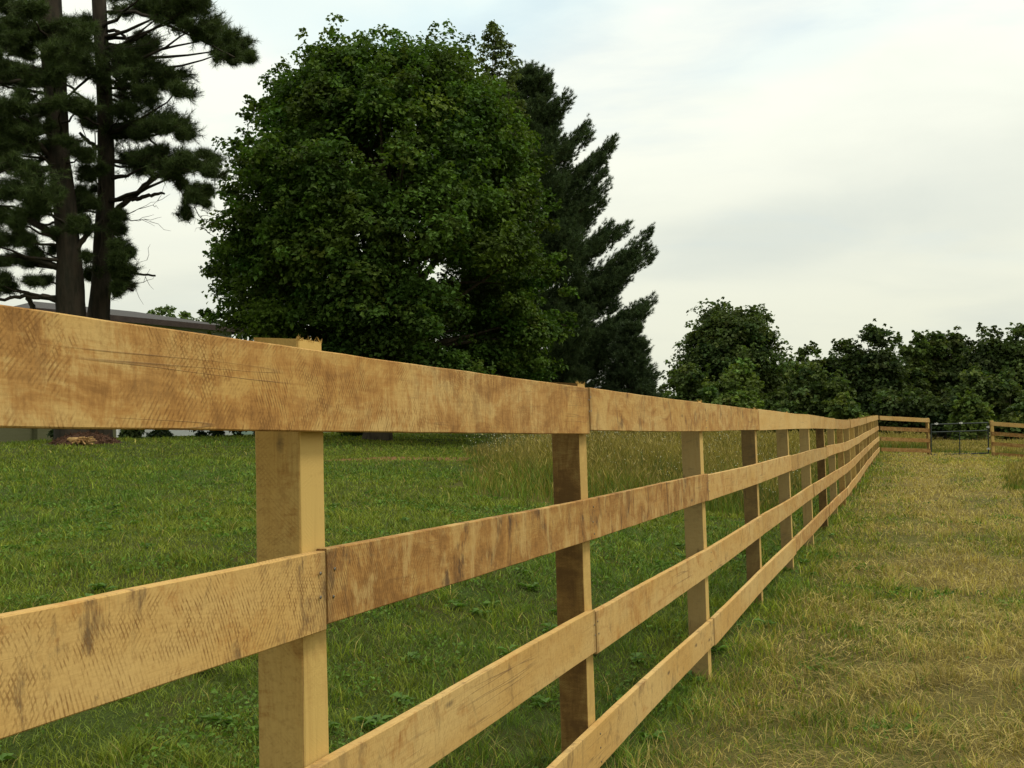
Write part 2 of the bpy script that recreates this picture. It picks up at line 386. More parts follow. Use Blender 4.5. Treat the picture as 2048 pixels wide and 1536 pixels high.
def axis(lo, mid_lo, mid_hi, hi, step, growth):
    c = list(np.arange(mid_lo, mid_hi + 1e-6, step)); s = step
    while c[-1] < hi: s *= growth; c.append(c[-1] + s)
    s = step; pre = []
    v = mid_lo
    while v > lo: s *= growth; v -= s; pre.append(v)
    return np.array(pre[::-1] + c)
gx = axis(-1500, -16, 18, 1500, 0.4, 1.12); gy = axis(-300, -3, 48, 2500, 0.4, 1.12)
GX, GY = np.meshgrid(gx, gy)
GZ = gz(np.clip(GX, -150, 160), np.clip(GY, -50, 330))
near = (np.abs(GX) < 60) & (GY < 80)
GZ = GZ + near * (vnoise(GX, GY, 0.9, 1) - 0.5) * 0.035
nx = len(gx); ii = np.arange(len(gy) - 1)[:, None] * nx + np.arange(nx - 1)[None, :]
gq = np.stack([ii, ii + 1, ii + nx + 1, ii + nx], -1).reshape(-1, 4)
dr = dryness(GX, GY).ravel(); fdr = fence_dist(GX, GY).ravel()
md = meadow_mask(GX, GY).ravel()
green = np.array([0.050, 0.085, 0.012]); straw = np.array([0.26, 0.20, 0.065]); mead = np.array([0.13, 0.11, 0.025])
gc = green[None] * (1 - dr[:, None]) + straw[None] * dr[:, None]
gc[md] = mead
me = fast_mesh('ground', np.stack([GX, GY, GZ], -1).reshape(-1, 3), gq, gc, True)
m_g, t = new_mat('turf_soil')
pos = t.n('ShaderNodeNewGeometry').outputs['Position']
c = t.n('ShaderNodeAttribute', attribute_name='Col').outputs['Color']
n1 = t.noise(pos, 2.2, 8, 0.7); n2 = t.noise(pos, 60, 6, 0.85); n3 = t.noise(pos, 0.45, 4)
c = t.mix(t.ramp(n1, 0.45, 0.75), c, (0.085, 0.060, 0.022))
c = t.mix(t.m('MULTIPLY', t.ramp(n3, 0.45, 0.7), 0.35), c, (0.11, 0.10, 0.02))
c = t.mix(t.m('MULTIPLY', t.ramp(n2, 0.40, 0.62), 0.75), c, (0.025, 0.028, 0.009))
# bare reddish strip of soil on the lawn
bare = P(900, 918, 23.5)
bx, by, bz = t.sep(t.vadd(pos, (-(bare[0] - 1.0), -bare[1], 0)))
e = t.m('ADD', t.m('POWER', t.m('DIVIDE', bx, 2.6), 2), t.m('POWER', t.m('DIVIDE', t.m('SUBTRACT', by, t.m('MULTIPLY', bx, 0.35)), 1.5), 2))
bm = t.ramp(t.m('ADD', e, t.m('MULTIPLY', n1, 1.6)), 1.75, 0.95)
c = t.mix(bm, c, (0.20, 0.105, 0.045))
bp = t.n('ShaderNodeBump', inp={'Strength': 0.6, 'Distance': 0.03, 'Height': n2})
pb = t.n('ShaderNodeBsdfPrincipled', inp={'Base Color': c, 'Roughness': 0.95, 'Specular IOR Level': 0.1, 'Normal': bp.outputs[0]})
out(t, pb.outputs[0])
tag(link('ground', me, m_g), kind='structure')

# a low wooded rise far behind the hedgerow
hx = np.linspace(-260, 420, 60); hy = np.linspace(0, 1, 9)
HX, HY = np.meshgrid(hx, hy)
HZ = 2 + np.sin(HY * np.pi / 2) * (16 + 7 * vnoise(HX, HY * 0, 70, 2) + 2.2 * vnoise(HX, HY * 40, 7, 4))
ii = np.arange(8)[:, None] * 60 + np.arange(59)[None, :]
me = fast_mesh('hill', np.stack([HX, 560 + HY * 160, HZ - 3], -1).reshape(-1, 3), np.stack([ii, ii + 1, ii + 61, ii + 60], -1).reshape(-1, 4), None, True)
tag(link('hill', me, plain_mat('far_wood', (0.06, 0.095, 0.075), (0.09, 0.13, 0.10), 0.08, 0.95, 0, 0.1)), kind='structure')  # distance haze is put into the bluish wood colour

# ------------------------------------------------------------------ fences
U = unit(np.array([ref[4][0] - ref[1][0], ref[4][1] - ref[1][1], 0.0]))     # along the fence
N = np.array([U[1], -U[0], 0.0])                                             # towards the mown track
UP = np.array([0, 0, 1.0])
rngf = np.random.RandomState(11)

def board_mesh(pts, height, thick, nrm, rng):
    """Plank following pts (bottom... top edge line), rough edges; pts give the top back edge."""
    seg = [0.0]
    for a, b in zip(pts[:-1], pts[1:]): seg.append(seg[-1] + np.linalg.norm(b - a))
    L = seg[-1]; n = max(3, int(L / 0.11)); s = np.linspace(0, L, n)
    pc = np.stack([np.interp(s, seg, [p[i] for p in pts]) for i in range(3)], -1)
    ch = 0.0022
    top_w = 0.0016 * (rng.rand(n) - 0.5) + 0.003 * np.sin(s * 1.3 + rng.rand() * 6)
    bot_w = 0.0016 * (rng.rand(n) - 0.5) + 0.003 * np.sin(s * 1.1 + rng.rand() * 6)
    warp = 0.004 * np.sin(s / L * np.pi * 2 + rng.rand() * 6)
    sec = [(ch, 0), (thick - ch, 0), (thick, -ch), (thick, -height + ch), (thick - ch, -height), (ch, -height), (0, -height + ch), (0, -ch)]
    vv = [0.0, 0, 0, 0, 0, 0, 0, 0]
    V = np.zeros((n, 8, 3)); vco = np.zeros((n, 8))
    for j, (o, z) in enumerate(sec):
        zz = z + (top_w if z > -height / 2 else bot_w)
        V[:, j] = pc + nrm[None] * (o + warp)[:, None] + UP[None] * zz[:, None]
        vco[:, j] = z + height + (o if j in (5, 6, 7, 0) else 0) * 0.0
    per = np.array([0.30, 0.30 + thick, 0.0, height, height + 0.02, height + 0.045, 0.6 + height, 0.6])
    i = np.arange(n - 1)[:, None] * 8; j = np.arange(8)[None, :]; j2 = (j + 1) % 8
    q = np.stack([i + j, i + j2, i + 8 + j2, i + 8 + j], -1).reshape(-1, 4)[:, ::-1]
    faces = [tuple(f) for f in q] + [tuple(range(8)), tuple((n - 1) * 8 + k for k in range(7, -1, -1))]
    me = bpy.data.meshes.new('board'); me.from_pydata(V.reshape(-1, 3).tolist(), [], faces)
    uvl = me.uv_layers.new(name='board')
    li = np.empty(len(me.loops), np.int32); me.loops.foreach_get('vertex_index', li)
    sec_i = li % 8; ring = li // 8
    # across coordinate: front face uses height, edges continue round
    acr = np.array([height + 0.012 + thick, height + 0.012, height, 0, -0.012, -0.012 - thick, -0.5, -0.5 + height])[sec_i]
    uvd = np.stack([s[ring], acr], -1).astype(np.float32)
    uvl.data.foreach_set('uv', uvd.ravel())
    ed = np.repeat(np.minimum(s, L - s), 8).astype(np.float32)
    a = me.attributes.new('enddist', 'FLOAT', 'POINT'); a.data.foreach_set('value', ed)
    return me

def post_mesh(corner, u, nrm, wu, wn, z0, z1, rng, frayed=False):
    """Square sawn post: corner = path-side far corner; extends back along u and away from the track."""
    n = 14; zs = np.linspace(z0, z1, n)
    ch = 0.004
    sec = [(-ch, 0), (-wu + ch, 0), (-wu, -ch), (-wu, -wn + ch), (-wu + ch, -wn), (-ch, -wn), (0, -wn + ch), (0, -ch)]
    V = np.zeros((n, 8, 3))
    lean = (rng.rand(2) - 0.5) * 0.008
    for j, (a, b) in enumerate(sec):
        wob = 0.0012 * (rng.rand(n) - 0.5)
        h = (zs - z0) / (z1 - z0)
        V[:, j] = np.array([corner[0], corner[1], 0])[None] + np.outer(a + wob + lean[0] * h, u) + np.outer(b + wob, nrm) + np.outer(zs, UP)
    V[-1, :, 2] += np.array([(-b * 0.09) for a, b in sec])       # top cut a little off square
    i = np.arange(n - 1)[:, None] * 8; j = np.arange(8)[None, :]; j2 = (j + 1) % 8
    q = np.stack([i + j, i + j2, i + 8 + j2, i + 8 + j], -1).reshape(-1, 4)
    faces = [tuple(f) for f in q] + [tuple((n - 1) * 8 + k for k in range(8))]
    verts = V.reshape(-1, 3).tolist()
    nb = len(verts)
    if frayed:
        top = V[-1]
        for k in range(55):
            e = rng.randint(0, 3)
            a, b = ((top[1], top[2]), (top[0], top[1]), (top[7], top[0]))[e]
            s = rng.rand(); p = a * (1 - s) + b * s
            d = np.array([rng.randn() * 0.5, rng.randn() * 0.5, 0.35 + rng.rand()]); d = d / np.linalg.norm(d) * (0.004 + 0.012 * rng.rand() ** 2)
            sd_ = np.cross(d, [0.3, 0.8, 0.1]); sd_ = sd_ / np.linalg.norm(sd_) * 0.0009
            q0 = len(verts)
            verts += [(p - sd_ - UP * 0.003).tolist(), (p + sd_ - UP * 0.003).tolist(), (p + d).tolist()]
            faces.append((q0, q0 + 1, q0 + 2))
    me = bpy.data.meshes.new('post'); me.from_pydata(verts, [], faces)
    uvl = me.uv_layers.new(name='board')
    li = np.empty(len(me.loops), np.int32); me.loops.foreach_get('vertex_index', li)
    co = np.array(verts)
    acr = np.array([0, wu, wu + .01, wu + wn, wu + wn + .01, 2 * wu + wn, 2 * wu + wn + .01, 2 * wu + 2 * wn])
    a_ = np.where(li < nb, acr[li % 8], 0.02)
    uvl.data.foreach_set('uv', np.stack([co[li, 2] - z0, a_], -1).astype(np.float32).ravel())
    me.update()
    return me

def nail(parent, p, nrm, r=0.0036):
    th = np.linspace(0, 2 * np.pi, 10, endpoint=False)
    a = np.cross(nrm, UP); rings = []
    for rr, h in ((r, -0.001), (r, 0.0008), (r * 0.55, 0.0016)):
        rings.append([p + rr * (math.cos(x) * a + math.sin(x) * UP) + nrm * h for x in th])
    V = np.array(rings).reshape(-1, 3)
    fs = []
    for k in range(2):
        for j in range(10): fs.append((k * 10 + j, k * 10 + (j + 1) % 10, (k + 1) * 10 + (j + 1) % 10, (k + 1) * 10 + j))
    fs.append(tuple(20 + j for j in range(10)))
    me = bpy.data.meshes.new('nail'); me.from_pydata(V.tolist(), [], fs)
    return link('nail', me, M_NAIL, parent)

def wood_props(o, seed, stain, kerf, grey, tone=1.0, splotch=0.0):
    o['splotch'] = float(splotch)
    o['seed'] = float(seed); o['stain'] = float(stain); o['kerf'] = float(kerf); o['grey'] = float(grey); o['tone'] = float(tone)

PITCH_R = 0.42
ROWS = [(0.0, 0.166, 0), (PITCH_R, 0.156, 1), (2 * PITCH_R, 0.152, 0), (3 * PITCH_R, 0.156, 1)]   # drop, height, joint parity
T_B = 0.026
fence = thing('wooden_fence', 'long four-rail fence of fresh sawn planks running from foreground to far corner', 'fence', [ref[0][0], ref[0][1], gz(ref[0][0], ref[0][1])], 'plank fences around the field')
# look of each post: (tone, stain, grey)
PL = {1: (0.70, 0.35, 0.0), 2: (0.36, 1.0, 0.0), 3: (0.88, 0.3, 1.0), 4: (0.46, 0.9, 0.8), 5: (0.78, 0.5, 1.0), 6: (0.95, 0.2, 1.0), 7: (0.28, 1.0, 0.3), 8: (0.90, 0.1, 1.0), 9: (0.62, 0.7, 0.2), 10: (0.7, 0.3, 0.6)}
for i in range(len(ref)):
    c0 = ref[i]; zt = c0[2] + (0.014 if i != 1 else 0.016)
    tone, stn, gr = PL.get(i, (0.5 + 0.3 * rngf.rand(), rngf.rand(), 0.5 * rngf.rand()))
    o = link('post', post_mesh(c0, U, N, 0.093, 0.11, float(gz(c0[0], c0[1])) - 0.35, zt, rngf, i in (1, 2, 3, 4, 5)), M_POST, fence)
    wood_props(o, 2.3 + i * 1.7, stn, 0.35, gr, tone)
    if i == 2 or i == 7: o['label'] = 'dark brown stained post'
    if i == 1: o['label'] = 'pale yellow post with frayed saw-cut top'
LOOK = {(0, 0): (0.80, 1.0, 0.30, 1.0), (0, 2): (0.72, 0.25, 0.70, 0.98), (0, 4): (0.2, 0.1, 0.1, 1.08), (1, -1): (0.28, 1.0, 0.80, 1.04), (1, 1): (0.98, 0.9, 0.85, 0.90),
        (1, 3): (0.55, 0.2, 0.3, 1.0), (2, 0): (0.34, 0.35, 0.45, 0.98), (2, 2): (0.50, 0.3, 0.4, 1.0), (3, 1): (0.22, 0.3, 0.6, 1.0), (3, 3): (0.3, 0.3, 0.4, 1.0)}
last = len(ref) - 1
def mid(i):
    return ref[i] - U * 0.0465
ext = ref[0] - U * 2.3
for r, (drop, hgt, par) in enumerate(ROWS):
    starts = list(range(par - 2 if par else 0, last, 2))
    for s in starts:
        e = min(s + 2, last)
        pts = []
        jit = (rngf.rand() - 0.5) * 0.012; tj = rngf.rand() * 0.003
        for k in range(s, e + 1):
            p = (mid(k) if k >= 0 else ext.copy()) + N * (0.0025 + tj)
            p = p - UP * (drop - jit)
            if k == s: p = p + U * 0.0006
            if k == e: p = p - U * 0.0006 if e != last else p + U * 0.05
            pts.append(p)
        st, kf, gr, tn = LOOK.get((r, s), (0.25 + 0.6 * rngf.rand(), 0.4, 0.25 + 0.4 * rngf.rand(), 0.86 + 0.18 * rngf.rand()))
        b = link('rail', board_mesh(pts, hgt + (rngf.rand() - 0.5) * 0.006, T_B, N, rngf), M_BOARD, fence)
        wood_props(b, 0.7 + 3.1 * r + 1.37 * (s + 2), st, kf, gr, tn, 0.72 if (r, s) == (1, 1) else 0.35 * rngf.rand())
        if (r, s) == (1, 1): b['label'] = 'dark stained rail with pale splotches and a black knot'
        for k in range(s, e + 1):
            if k not in (1, 2, 3): continue
            offs = [0.0] if s < k < e else ([-0.018] if k == e else [0.018])
            for q in range(3 if s < k < e else 2):
                pp = mid(k) - UP * (drop + hgt * (0.20 + 0.3 * q + 0.12 * rngf.rand())) + U * (offs[0] + (rngf.rand() - 0.5) * 0.022) + N * (0.0025 + tj + T_B + 0.0015)
                nail(b, pp, N)

def short_fence(name, label, pts, zt, rail_n, posts, seed):
    """Straight bays of the same four-rail fence; rails on the camera side."""
    du = unit(np.array([*(pts[-1] - pts[0])[:2], 0.0])); nn = np.array([du[1], -du[0], 0.0])
    f = thing(name, label, 'fence', [pts[0][0], pts[0][1], gz(pts[0][0], pts[0][1])], 'plank fences around the field')
    for k in posts:
        o = link('post', post_mesh(pts[k], du, nn, 0.11, 0.10, float(gz(pts[k][0], pts[k][1])) - 0.3, zt[k] + 0.02, rngf), M_POST, f)
        wood_props(o, seed + k, 0.7, 0.2, 0.4, 0.55)
    for r, (drop, hgt, par) in enumerate(ROWS):
        pp = [np.array([p[0], p[1], z]) - UP * drop + nn * 0.0025 for p, z in zip(pts, zt)]
        o = link('rail', board_mesh(pp, hgt, T_B, nn, rngf), M_BOARD, f)
        wood_props(o, seed + 5 + r * 2.3, (0.3, 0.95, 0.9, 0.9)[r], 0.2, (0.5, 0.5, 0.5, 0.3)[r], (0.85, 0.55, 0.62, 0.58)[r])
    return f
cA = P(1758, 831.5, 40.8); cB = P(1858, 837, 42.6)
short_fence('wooden_fence', 'short dark bay of four-rail fence between the far corner and the gate', [cA, cB], [cA[2], cB[2]], 4, [1], 41.0)
cC = P(1981, 843, 42.4); cD = P(2090, 850.5, 42.0); cE = P(2195, 858, 41.6); cF = P(2300, 866, 41.2)
dd = unit(cD - cC)
short_fence('wooden_fence', 'reddish brown four-rail fence leaving the gate towards the right edge', [cC, cD, cE, cF], [cC[2], cD[2], cE[2], cF[2]], 4, [1, 2, 3], 57.0)
f2 = [o for o in bpy.data.objects if o.name.startswith('wooden_fence')][-1]
o = link('post', post_mesh(cC + dd * 0.12, np.array([dd[0], dd[1], 0]), np.array([dd[1], -dd[0], 0]), 0.13, 0.11, float(gz(cC[0], cC[1])) - 0.3, cC[2] + 0.03, rngf), M_POST, f2)
wood_props(o, 77, 0.5, 0.2, 0.2, 0.8)

# ------------------------------------------------------------------ metal gate
D_G = 42.5
gA, gB = P(1862, 849, D_G), P(1976, 845.5, D_G); gC, gD = P(1862.5, 909.5, D_G), P(1977, 906.3, D_G)
gate = thing('metal_gate', 'dark tubular metal gate with wire mesh hung between two fence posts', 'gate', [(gC[0] + gD[0]) / 2, gC[1], min(gC[2], gD[2])])
def gp(s, h): return (gC * (1 - s) + gD * s) * (1 - h) + (gA * (1 - s) + gB * s) * h
def bar(a, b, r, n=2): return (np.array([a * (1 - x) + b * x for x in np.linspace(0, 1, n)]), np.full(n, r))
V, Fq = tube([bar(gp(0, 0), gp(0, 1), 0.028), bar(gp(1, 0), gp(1, 1), 0.028), bar(gp(0, 0), gp(1, 0), 0.026), bar(gp(0, 1), gp(1, 1), 0.026)], 10)
link('frame', fast_mesh('frame', V, Fq, None, True), M_METAL, gate)
V, Fq = tube([bar(gp(0, 0.745), gp(1, 0.745), 0.026)], 10); link('crossbar', fast_mesh('crossbar', V, Fq, None, True), M_METAL, gate)
V, Fq = tube([bar(gp(0.5, 0), gp(0.5, 0.745), 0.022)], 10); link('upright', fast_mesh('upright', V, Fq, None, True), M_METAL, gate)
ws = [bar(gp(s, 0.01), gp(s, 0.74), 0.0016) for s in np.linspace(0.06, 0.94, 14)] + [bar(gp(0.01, h), gp(0.99, h), 0.0016) for h in np.linspace(0.08, 0.68, 7)]
V, Fq = tube(ws, 4); link('wire_mesh', fast_mesh('wire_mesh', V, Fq), M_METAL, gate)
for s, h in ((0.09, 1.02), (0.52, 1.02), (1.0, 0.86), (1.0, 0.15)):
    p = gp(s, h)
    V, Fq = join([box_arrays(p + np.array([-0.07, -0.045, -0.03]), [0.14, 0, 0], [0, 0.05, 0], [0, 0, 0.06]), box_arrays(p + np.array([-0.02, -0.06, -0.045]), [0.04, 0, 0], [0, 0.012, 0], [0, 0, 0.09])])
    link('clamp', fast_mesh('clamp', V, Fq), M_ZINC, gate)

# ------------------------------------------------------------------ foliage builders
def jitter_col(base, n, rng, amt=0.18, warm=0.0):
    b = np.asarray(base, float)
    s = 1 + amt * rng.randn(n, 1)
    c = b[None] * np.clip(s, 0.45, 1.8)
    w_ = (rng.rand(n, 1) ** 2) * warm
    c = c * (1 - w_) + np.array([b[1] * 1.15, b[1] * 1.25, b[2]])[None] * w_
    return c

def leaf_quads(cent, nrm, L, Wd, rng, droop=0.25):
    n = len(cent)
    r = rng.randn(n, 3); tv = unit(np.cross(nrm, r)); b = np.cross(nrm, tv)
    L = L[:, None]; Wd = Wd[:, None]
    base = cent - tv * L * 0.5
    tip = cent + tv * L * 0.5 - nrm * L * droop
    lf = cent + b * Wd * 0.5 + nrm * Wd * 0.12 - tv * L * 0.06
    rt = cent - b * Wd * 0.5 + nrm * Wd * 0.12 - tv * L * 0.06
    V = np.stack([base, rt, tip, lf], 1).reshape(-1, 3)
    return V, np.arange(4 * n).reshape(n, 4)

def clump_crown(C, R, outd, per, size, colour, rng, flat=0.62, warm=0.35, clump_amt=0.20, up_bias=0.75):
    """Leaf clumps: C centres (K,3), R radii (K,), outd outward directions."""
    K = len(C); n_k = np.maximum(6, (per * (R / R.mean()) ** 2).astype(int))
    idx = np.repeat(np.arange(K), n_k); n = len(idx)
    d = unit(rng.randn(n, 3)); d[:, 2] = np.where((d[:, 2] < 0) & (rng.rand(n) < 0.55), -d[:, 2], d[:, 2])
    rad = (0.35 + 0.65 * rng.rand(n) ** 0.6) * (1 + 0.18 * rng.randn(n))
    off = d * rad[:, None] * R[idx][:, None] * np.array([1, 1, flat])
    # outer part of a clump hangs a little
    hz = np.linalg.norm(off[:, :2], axis=1); off[:, 2] -= 0.22 * hz ** 2 / R[idx]
    pos = C[idx] + off
    nr = unit(0.55 * d + up_bias * UP + 0.35 * outd[idx] + 0.55 * rng.randn(n, 3))
    L = size * (0.65 + 0.7 * rng.rand(n))
    V, Fq = leaf_quads(pos, nr, L, L * 0.8, rng)
    cc = jitter_col(colour, K, rng, clump_amt, warm)[idx] * np.clip(1 + 0.22 * rng.randn(n, 1), 0.5, 1.6)
    return V, Fq, np.repeat(cc, 4, 0)

def profile_crown(rows, depth, K, rng, shell=0.5, extra=(), rmin=0.35, rmax=0.8, dz=0.9, inset=0.75):
    """Clump centres filling a crown whose left and right edges are measured per height; rows: (y, left, right)."""
    ys = np.array([r[0] for r in rows], float); Ls = np.array([r[1] for r in rows], float); Rs = np.array([r[2] for r in rows], float)
    m = depth / F_PX
    wgt = np.interp(np.linspace(ys[0], ys[-1], 200), ys, Rs - Ls); cdf = np.cumsum(wgt); cdf /= cdf[-1]
    yy = np.interp(rng.rand(K), cdf, np.linspace(ys[0], ys[-1], 200))
    RR = rmin + (rmax - rmin) * rng.rand(K)
    if inset > 0.9: yy = np.maximum(yy, ys[0] + RR / m * (0.75 + 0.3 * rng.rand(K)))
    l = np.interp(yy, ys, Ls); r = np.interp(yy, ys, Rs)
    axm = np.interp(yy, ys, (Ls + Rs) / 2); hw = (r - l) / 2
    R = RR * np.clip(hw * m / 2.5, 0.55, 1.0)
    ph = rng.rand(K) * 2 * np.pi
    rho = shell + (1 - shell) * rng.rand(K) ** 0.55
    lim = np.maximum(hw - R / m * inset, hw * 0.25)
    px = axm + np.cos(ph) * rho * lim; dep = depth + np.sin(ph) * rho * lim * m * dz
    C = np.array([P(CX + (a - CX), b, depth) for a, b in zip(px, yy)])
    C[:, 1] += dep - depth
    O = unit(np.stack([np.cos(ph), np.sin(ph), np.full(K, 0.35)], -1))
    if len(extra):
        ex = np.array([P(a, b, depth + (rng.rand() - 0.5) * 2) for a, b, s in extra]); er = np.array([s * m for a, b, s in extra])
        C = np.concatenate([C, ex]); R = np.concatenate([R, er]); O = np.concatenate([O, np.tile([0, 0, 1.0], (len(ex), 1))])
    return C, R, O

def boughs(C, R, O, rng, sub=7, spread=1.0, shrink=0.5):
    """Each big clump becomes a bough: smaller clumps over its upper and outer side, gaps left between boughs."""
    K = len(C); idx = np.repeat(np.arange(K), sub); n = len(idx)
    d = unit(0.55 * O[idx] + 0.35 * UP + 0.95 * unit(rng.randn(n, 3)))
    c = C[idx] + d * (R[idx] * spread * (0.55 + 0.45 * rng.rand(n)))[:, None] * np.array([1, 1, 0.72])
    return c, R[idx] * shrink * (0.7 + 0.6 * rng.rand(n)), unit(O[idx] + 0.6 * d), idx

def broadleaf(name, label, cat, rows, depth, base_px, K, per, size, colour, seed, trunk_r=0.3, extra=(), group=None, rmin=0.35, rmax=0.8, limbs=30, warm=0.35,
              shell=0.45, trunk_top=None, flat=0.62, bark=None, sub=0, inset=0.75, dz=0.9, sprig=0.5):
    rng = np.random.RandomState(seed)
    g = gpt(base_px, depth)
    root = thing(name, label, cat, g, group)
    C, R, O = profile_crown(rows, depth, K, rng, shell, extra, rmin, rmax, dz=dz, inset=inset)
    if sub:
        c2, r2, o2, bi = boughs(C, R, O, rng, sub)
        V, Fq, cc = clump_crown(c2, r2, o2, per, size, colour, rng, flat, warm)
        # ragged sprigs standing out past the boughs
        ns = int(len(c2) * sprig); pk = rng.randint(0, len(c2), ns)
        so_ = unit(o2[pk] + 0.55 * UP * (rng.rand(ns, 1) - 0.2) + 0.5 * rng.randn(ns, 3))
        sc_ = c2[pk] + so_ * (r2[pk] * (1.0 + 0.5 * rng.rand(ns)))[:, None]
        sV, sF, sC = clump_crown(sc_, r2[pk] * (0.22 + 0.2 * rng.rand(ns)), so_, int(per * 0.16), size, np.asarray(colour) * 1.06, rng, 0.9, warm)
        tint = np.clip(1 + 0.20 * rng.randn(len(C), 1), 0.6, 1.5) * np.array([1, 1, 1]) + 0.12 * rng.randn(len(C), 1) * np.array([1, 0.3, 0])
        n_k = np.maximum(6, (per * (r2 / r2.mean()) ** 2).astype(int))
        cc = cc * np.clip(np.repeat(np.repeat(tint[bi], n_k, 0), 4, 0), 0.4, 1.7)
        Fq = np.concatenate([Fq, sF + len(V)]); V = np.concatenate([V, sV]); cc = np.concatenate([cc, sC])
    else: V, Fq, cc = clump_crown(C, R, O, per, size, colour, rng, flat, warm)
    link('crown', fast_mesh('crown', V, Fq, cc), M_LEAF, root)
    ymid = rows[0][0] * 0.65 + rows[-1][0] * 0.35
    tp = P(np.mean([r[1] + r[2] for r in rows[: max(2, len(rows) // 2)]]) / 2, ymid, depth)
    paths = []
    n = 9; s = np.linspace(0, 1, n)
    pts = g[None] * (1 - s[:, None]) + tp[None] * s[:, None] + (rng.rand(n, 3) - 0.5) * trunk_r * 0.6 * (s[:, None] > 0.05)
    pts[0] = g - UP * 0.3
    rad = trunk_r * (1.0 - 0.78 * s) * (1 + 0.55 * np.exp(-s * 22))
    paths.append((pts, rad))
    order = rng.permutation(len(C))[:limbs]
    for k in order:
        hfrac = np.clip(0.25 + 0.6 * rng.rand(), 0, 1)
        a = g * (1 - hfrac) + tp * hfrac
        if C[k][2] < a[2]: a = g * 0.72 + tp * 0.28
        paths.append((curve_pts(a, C[k], 6, 0.06 * np.linalg.norm(C[k] - a), rng, 0.12), trunk_r * np.linspace(0.30, 0.045, 6)))
    V, Fq = tube(paths, 7, 0.15, rng)
    link('trunk', fast_mesh('trunk', V, Fq, None, True), bark or M_BARK, root)
    return root

def needles(cent, dirs, per, length, width, colour, rng, spread=0.9, amt=0.2):
    K = len(cent); idx = np.repeat(np.arange(K), per); n = len(idx)
    d = unit(dirs[idx] * 0.75 + spread * unit(rng.randn(n, 3)))
    L = length * (0.6 + 0.6 * rng.rand(n))
    st = cent[idx] + dirs[idx] * (rng.rand(n, 1) - 0.7) * length * 0.9
    sd_ = unit(np.cross(d, rng.randn(n, 3))) * width * 0.5
    V = np.stack([st - sd_, st + sd_, st + d * L[:, None]], 1).reshape(-1, 3)
    cc = jitter_col(colour, K, rng, amt, 0.25)[idx] * np.clip(1 + 0.2 * rng.randn(n, 1), 0.5, 1.5)
    return V, np.arange(3 * n).reshape(n, 3), np.repeat(cc, 3, 0)

# ------------------------------------------------------------------ the big maple
MAPLE_C = (0.058, 0.112, 0.018)
rows = [(76, 830, 925), (95, 700, 945), (120, 640, 950), (150, 605, 970), (190, 560, 1005), (240, 510, 1045), (300, 470, 1078), (360, 455, 1090), (420, 430, 1105), (480, 420, 1118),
        (540, 410, 1135), (600, 430, 1145), (650, 440, 1150), (700, 500, 1140), (740, 560, 1125), (775, 620, 1100), (800, 660, 1050)]
extra = [(565, 205, 34), (540, 240, 36), (492, 335, 34), (520, 380, 36), (470, 405, 30), (485, 440, 36), (455, 505, 36), (480, 560, 40), (450, 592, 28), (475, 618, 32), (520, 650, 40), (645, 165, 34), (700, 155, 34), (825, 122, 32), (895, 112, 32), (765, 140, 30), (1070, 340, 36), (1085, 470, 36), (1105, 560, 36), (1100, 690, 40), (1075, 760, 36), (1035, 260, 34),
         (648, 104, 16), (640, 122, 20), (655, 118, 16), (650, 95, 10), (662, 132, 20), (705, 122, 18), (730, 112, 16), (718, 130, 18), (505, 212, 16), (488, 240, 18), (520, 222, 20), (478, 305, 18), (505, 290, 22), (428, 458, 16), (412, 546, 15), (426, 556, 18), (440, 544, 20),
         (412, 632, 12), (430, 640, 14), (450, 645, 16), (470, 650, 20), (490, 660, 24), (855, 88, 20), (880, 84, 18), (905, 80, 18), (930, 78, 16), (935, 92, 18), (800, 100, 20), (790, 110, 18), (830, 96, 20), (580, 172, 20), (600, 160, 20), (562, 178, 16), (1135, 590, 20), (1132, 650, 20), (1145, 640, 14), (1110, 420, 18), (1128, 520, 16), (1118, 740, 18)]
_low = lambda y: y + 36 * max(0.0, min(1.0, (190 - y) / 110))
rows = [(_low(a), b, c_) for a, b, c_ in rows]; extra = [(a, _low(b), c_) for a, b, c_ in extra]
broadleaf('maple_tree', 'huge round dark green maple in the middle of the lawn', 'tree', rows, 36.0, 752, 290, 74, 0.148, MAPLE_C, 5, 0.40, extra, limbs=90, rmin=0.55, rmax=1.75, warm=0.35, shell=0.50, sub=8, inset=1.22, dz=1.1, sprig=0.9)

# thin locust tree rising behind the maple
rows = [(46, 978, 996), (80, 962, 1018), (120, 955, 1035), (160, 945, 1045), (210, 930, 1060), (300, 920, 1075), (420, 940, 1070)]
broadleaf('locust_tree', 'thin pale sparse tree top poking up behind the round maple', 'tree', rows, 43.0, 990, 330, 34, 0.13, (0.095, 0.130, 0.045), 8, 0.12, [(985, 52, 16), (975, 66, 14), (1000, 70, 14), (968, 95, 16), (1012, 92, 16), (990, 88, 16), (985, 110, 18), (1020, 115, 16), (1030, 128, 14), (960, 120, 16), (1000, 132, 20), (1036, 122, 10)], limbs=70, rmin=0.3, rmax=0.5, flat=0.5, shell=0.1)

# far tree seen over the roof
rows = [(612, 320, 345), (622, 300, 368), (640, 288, 400), (660, 285, 440), (700, 285, 470), (800, 320, 440)]
broadleaf('distant_tree', 'small light green tree showing above the grey house roof', 'tree', rows, 66.0, 370, 130, 70, 0.26, (0.085, 0.13, 0.04), 9, 0.25, [(320, 622, 14), (340, 618, 13), (375, 635, 14), (405, 640, 16), (430, 648, 18)], limbs=14)

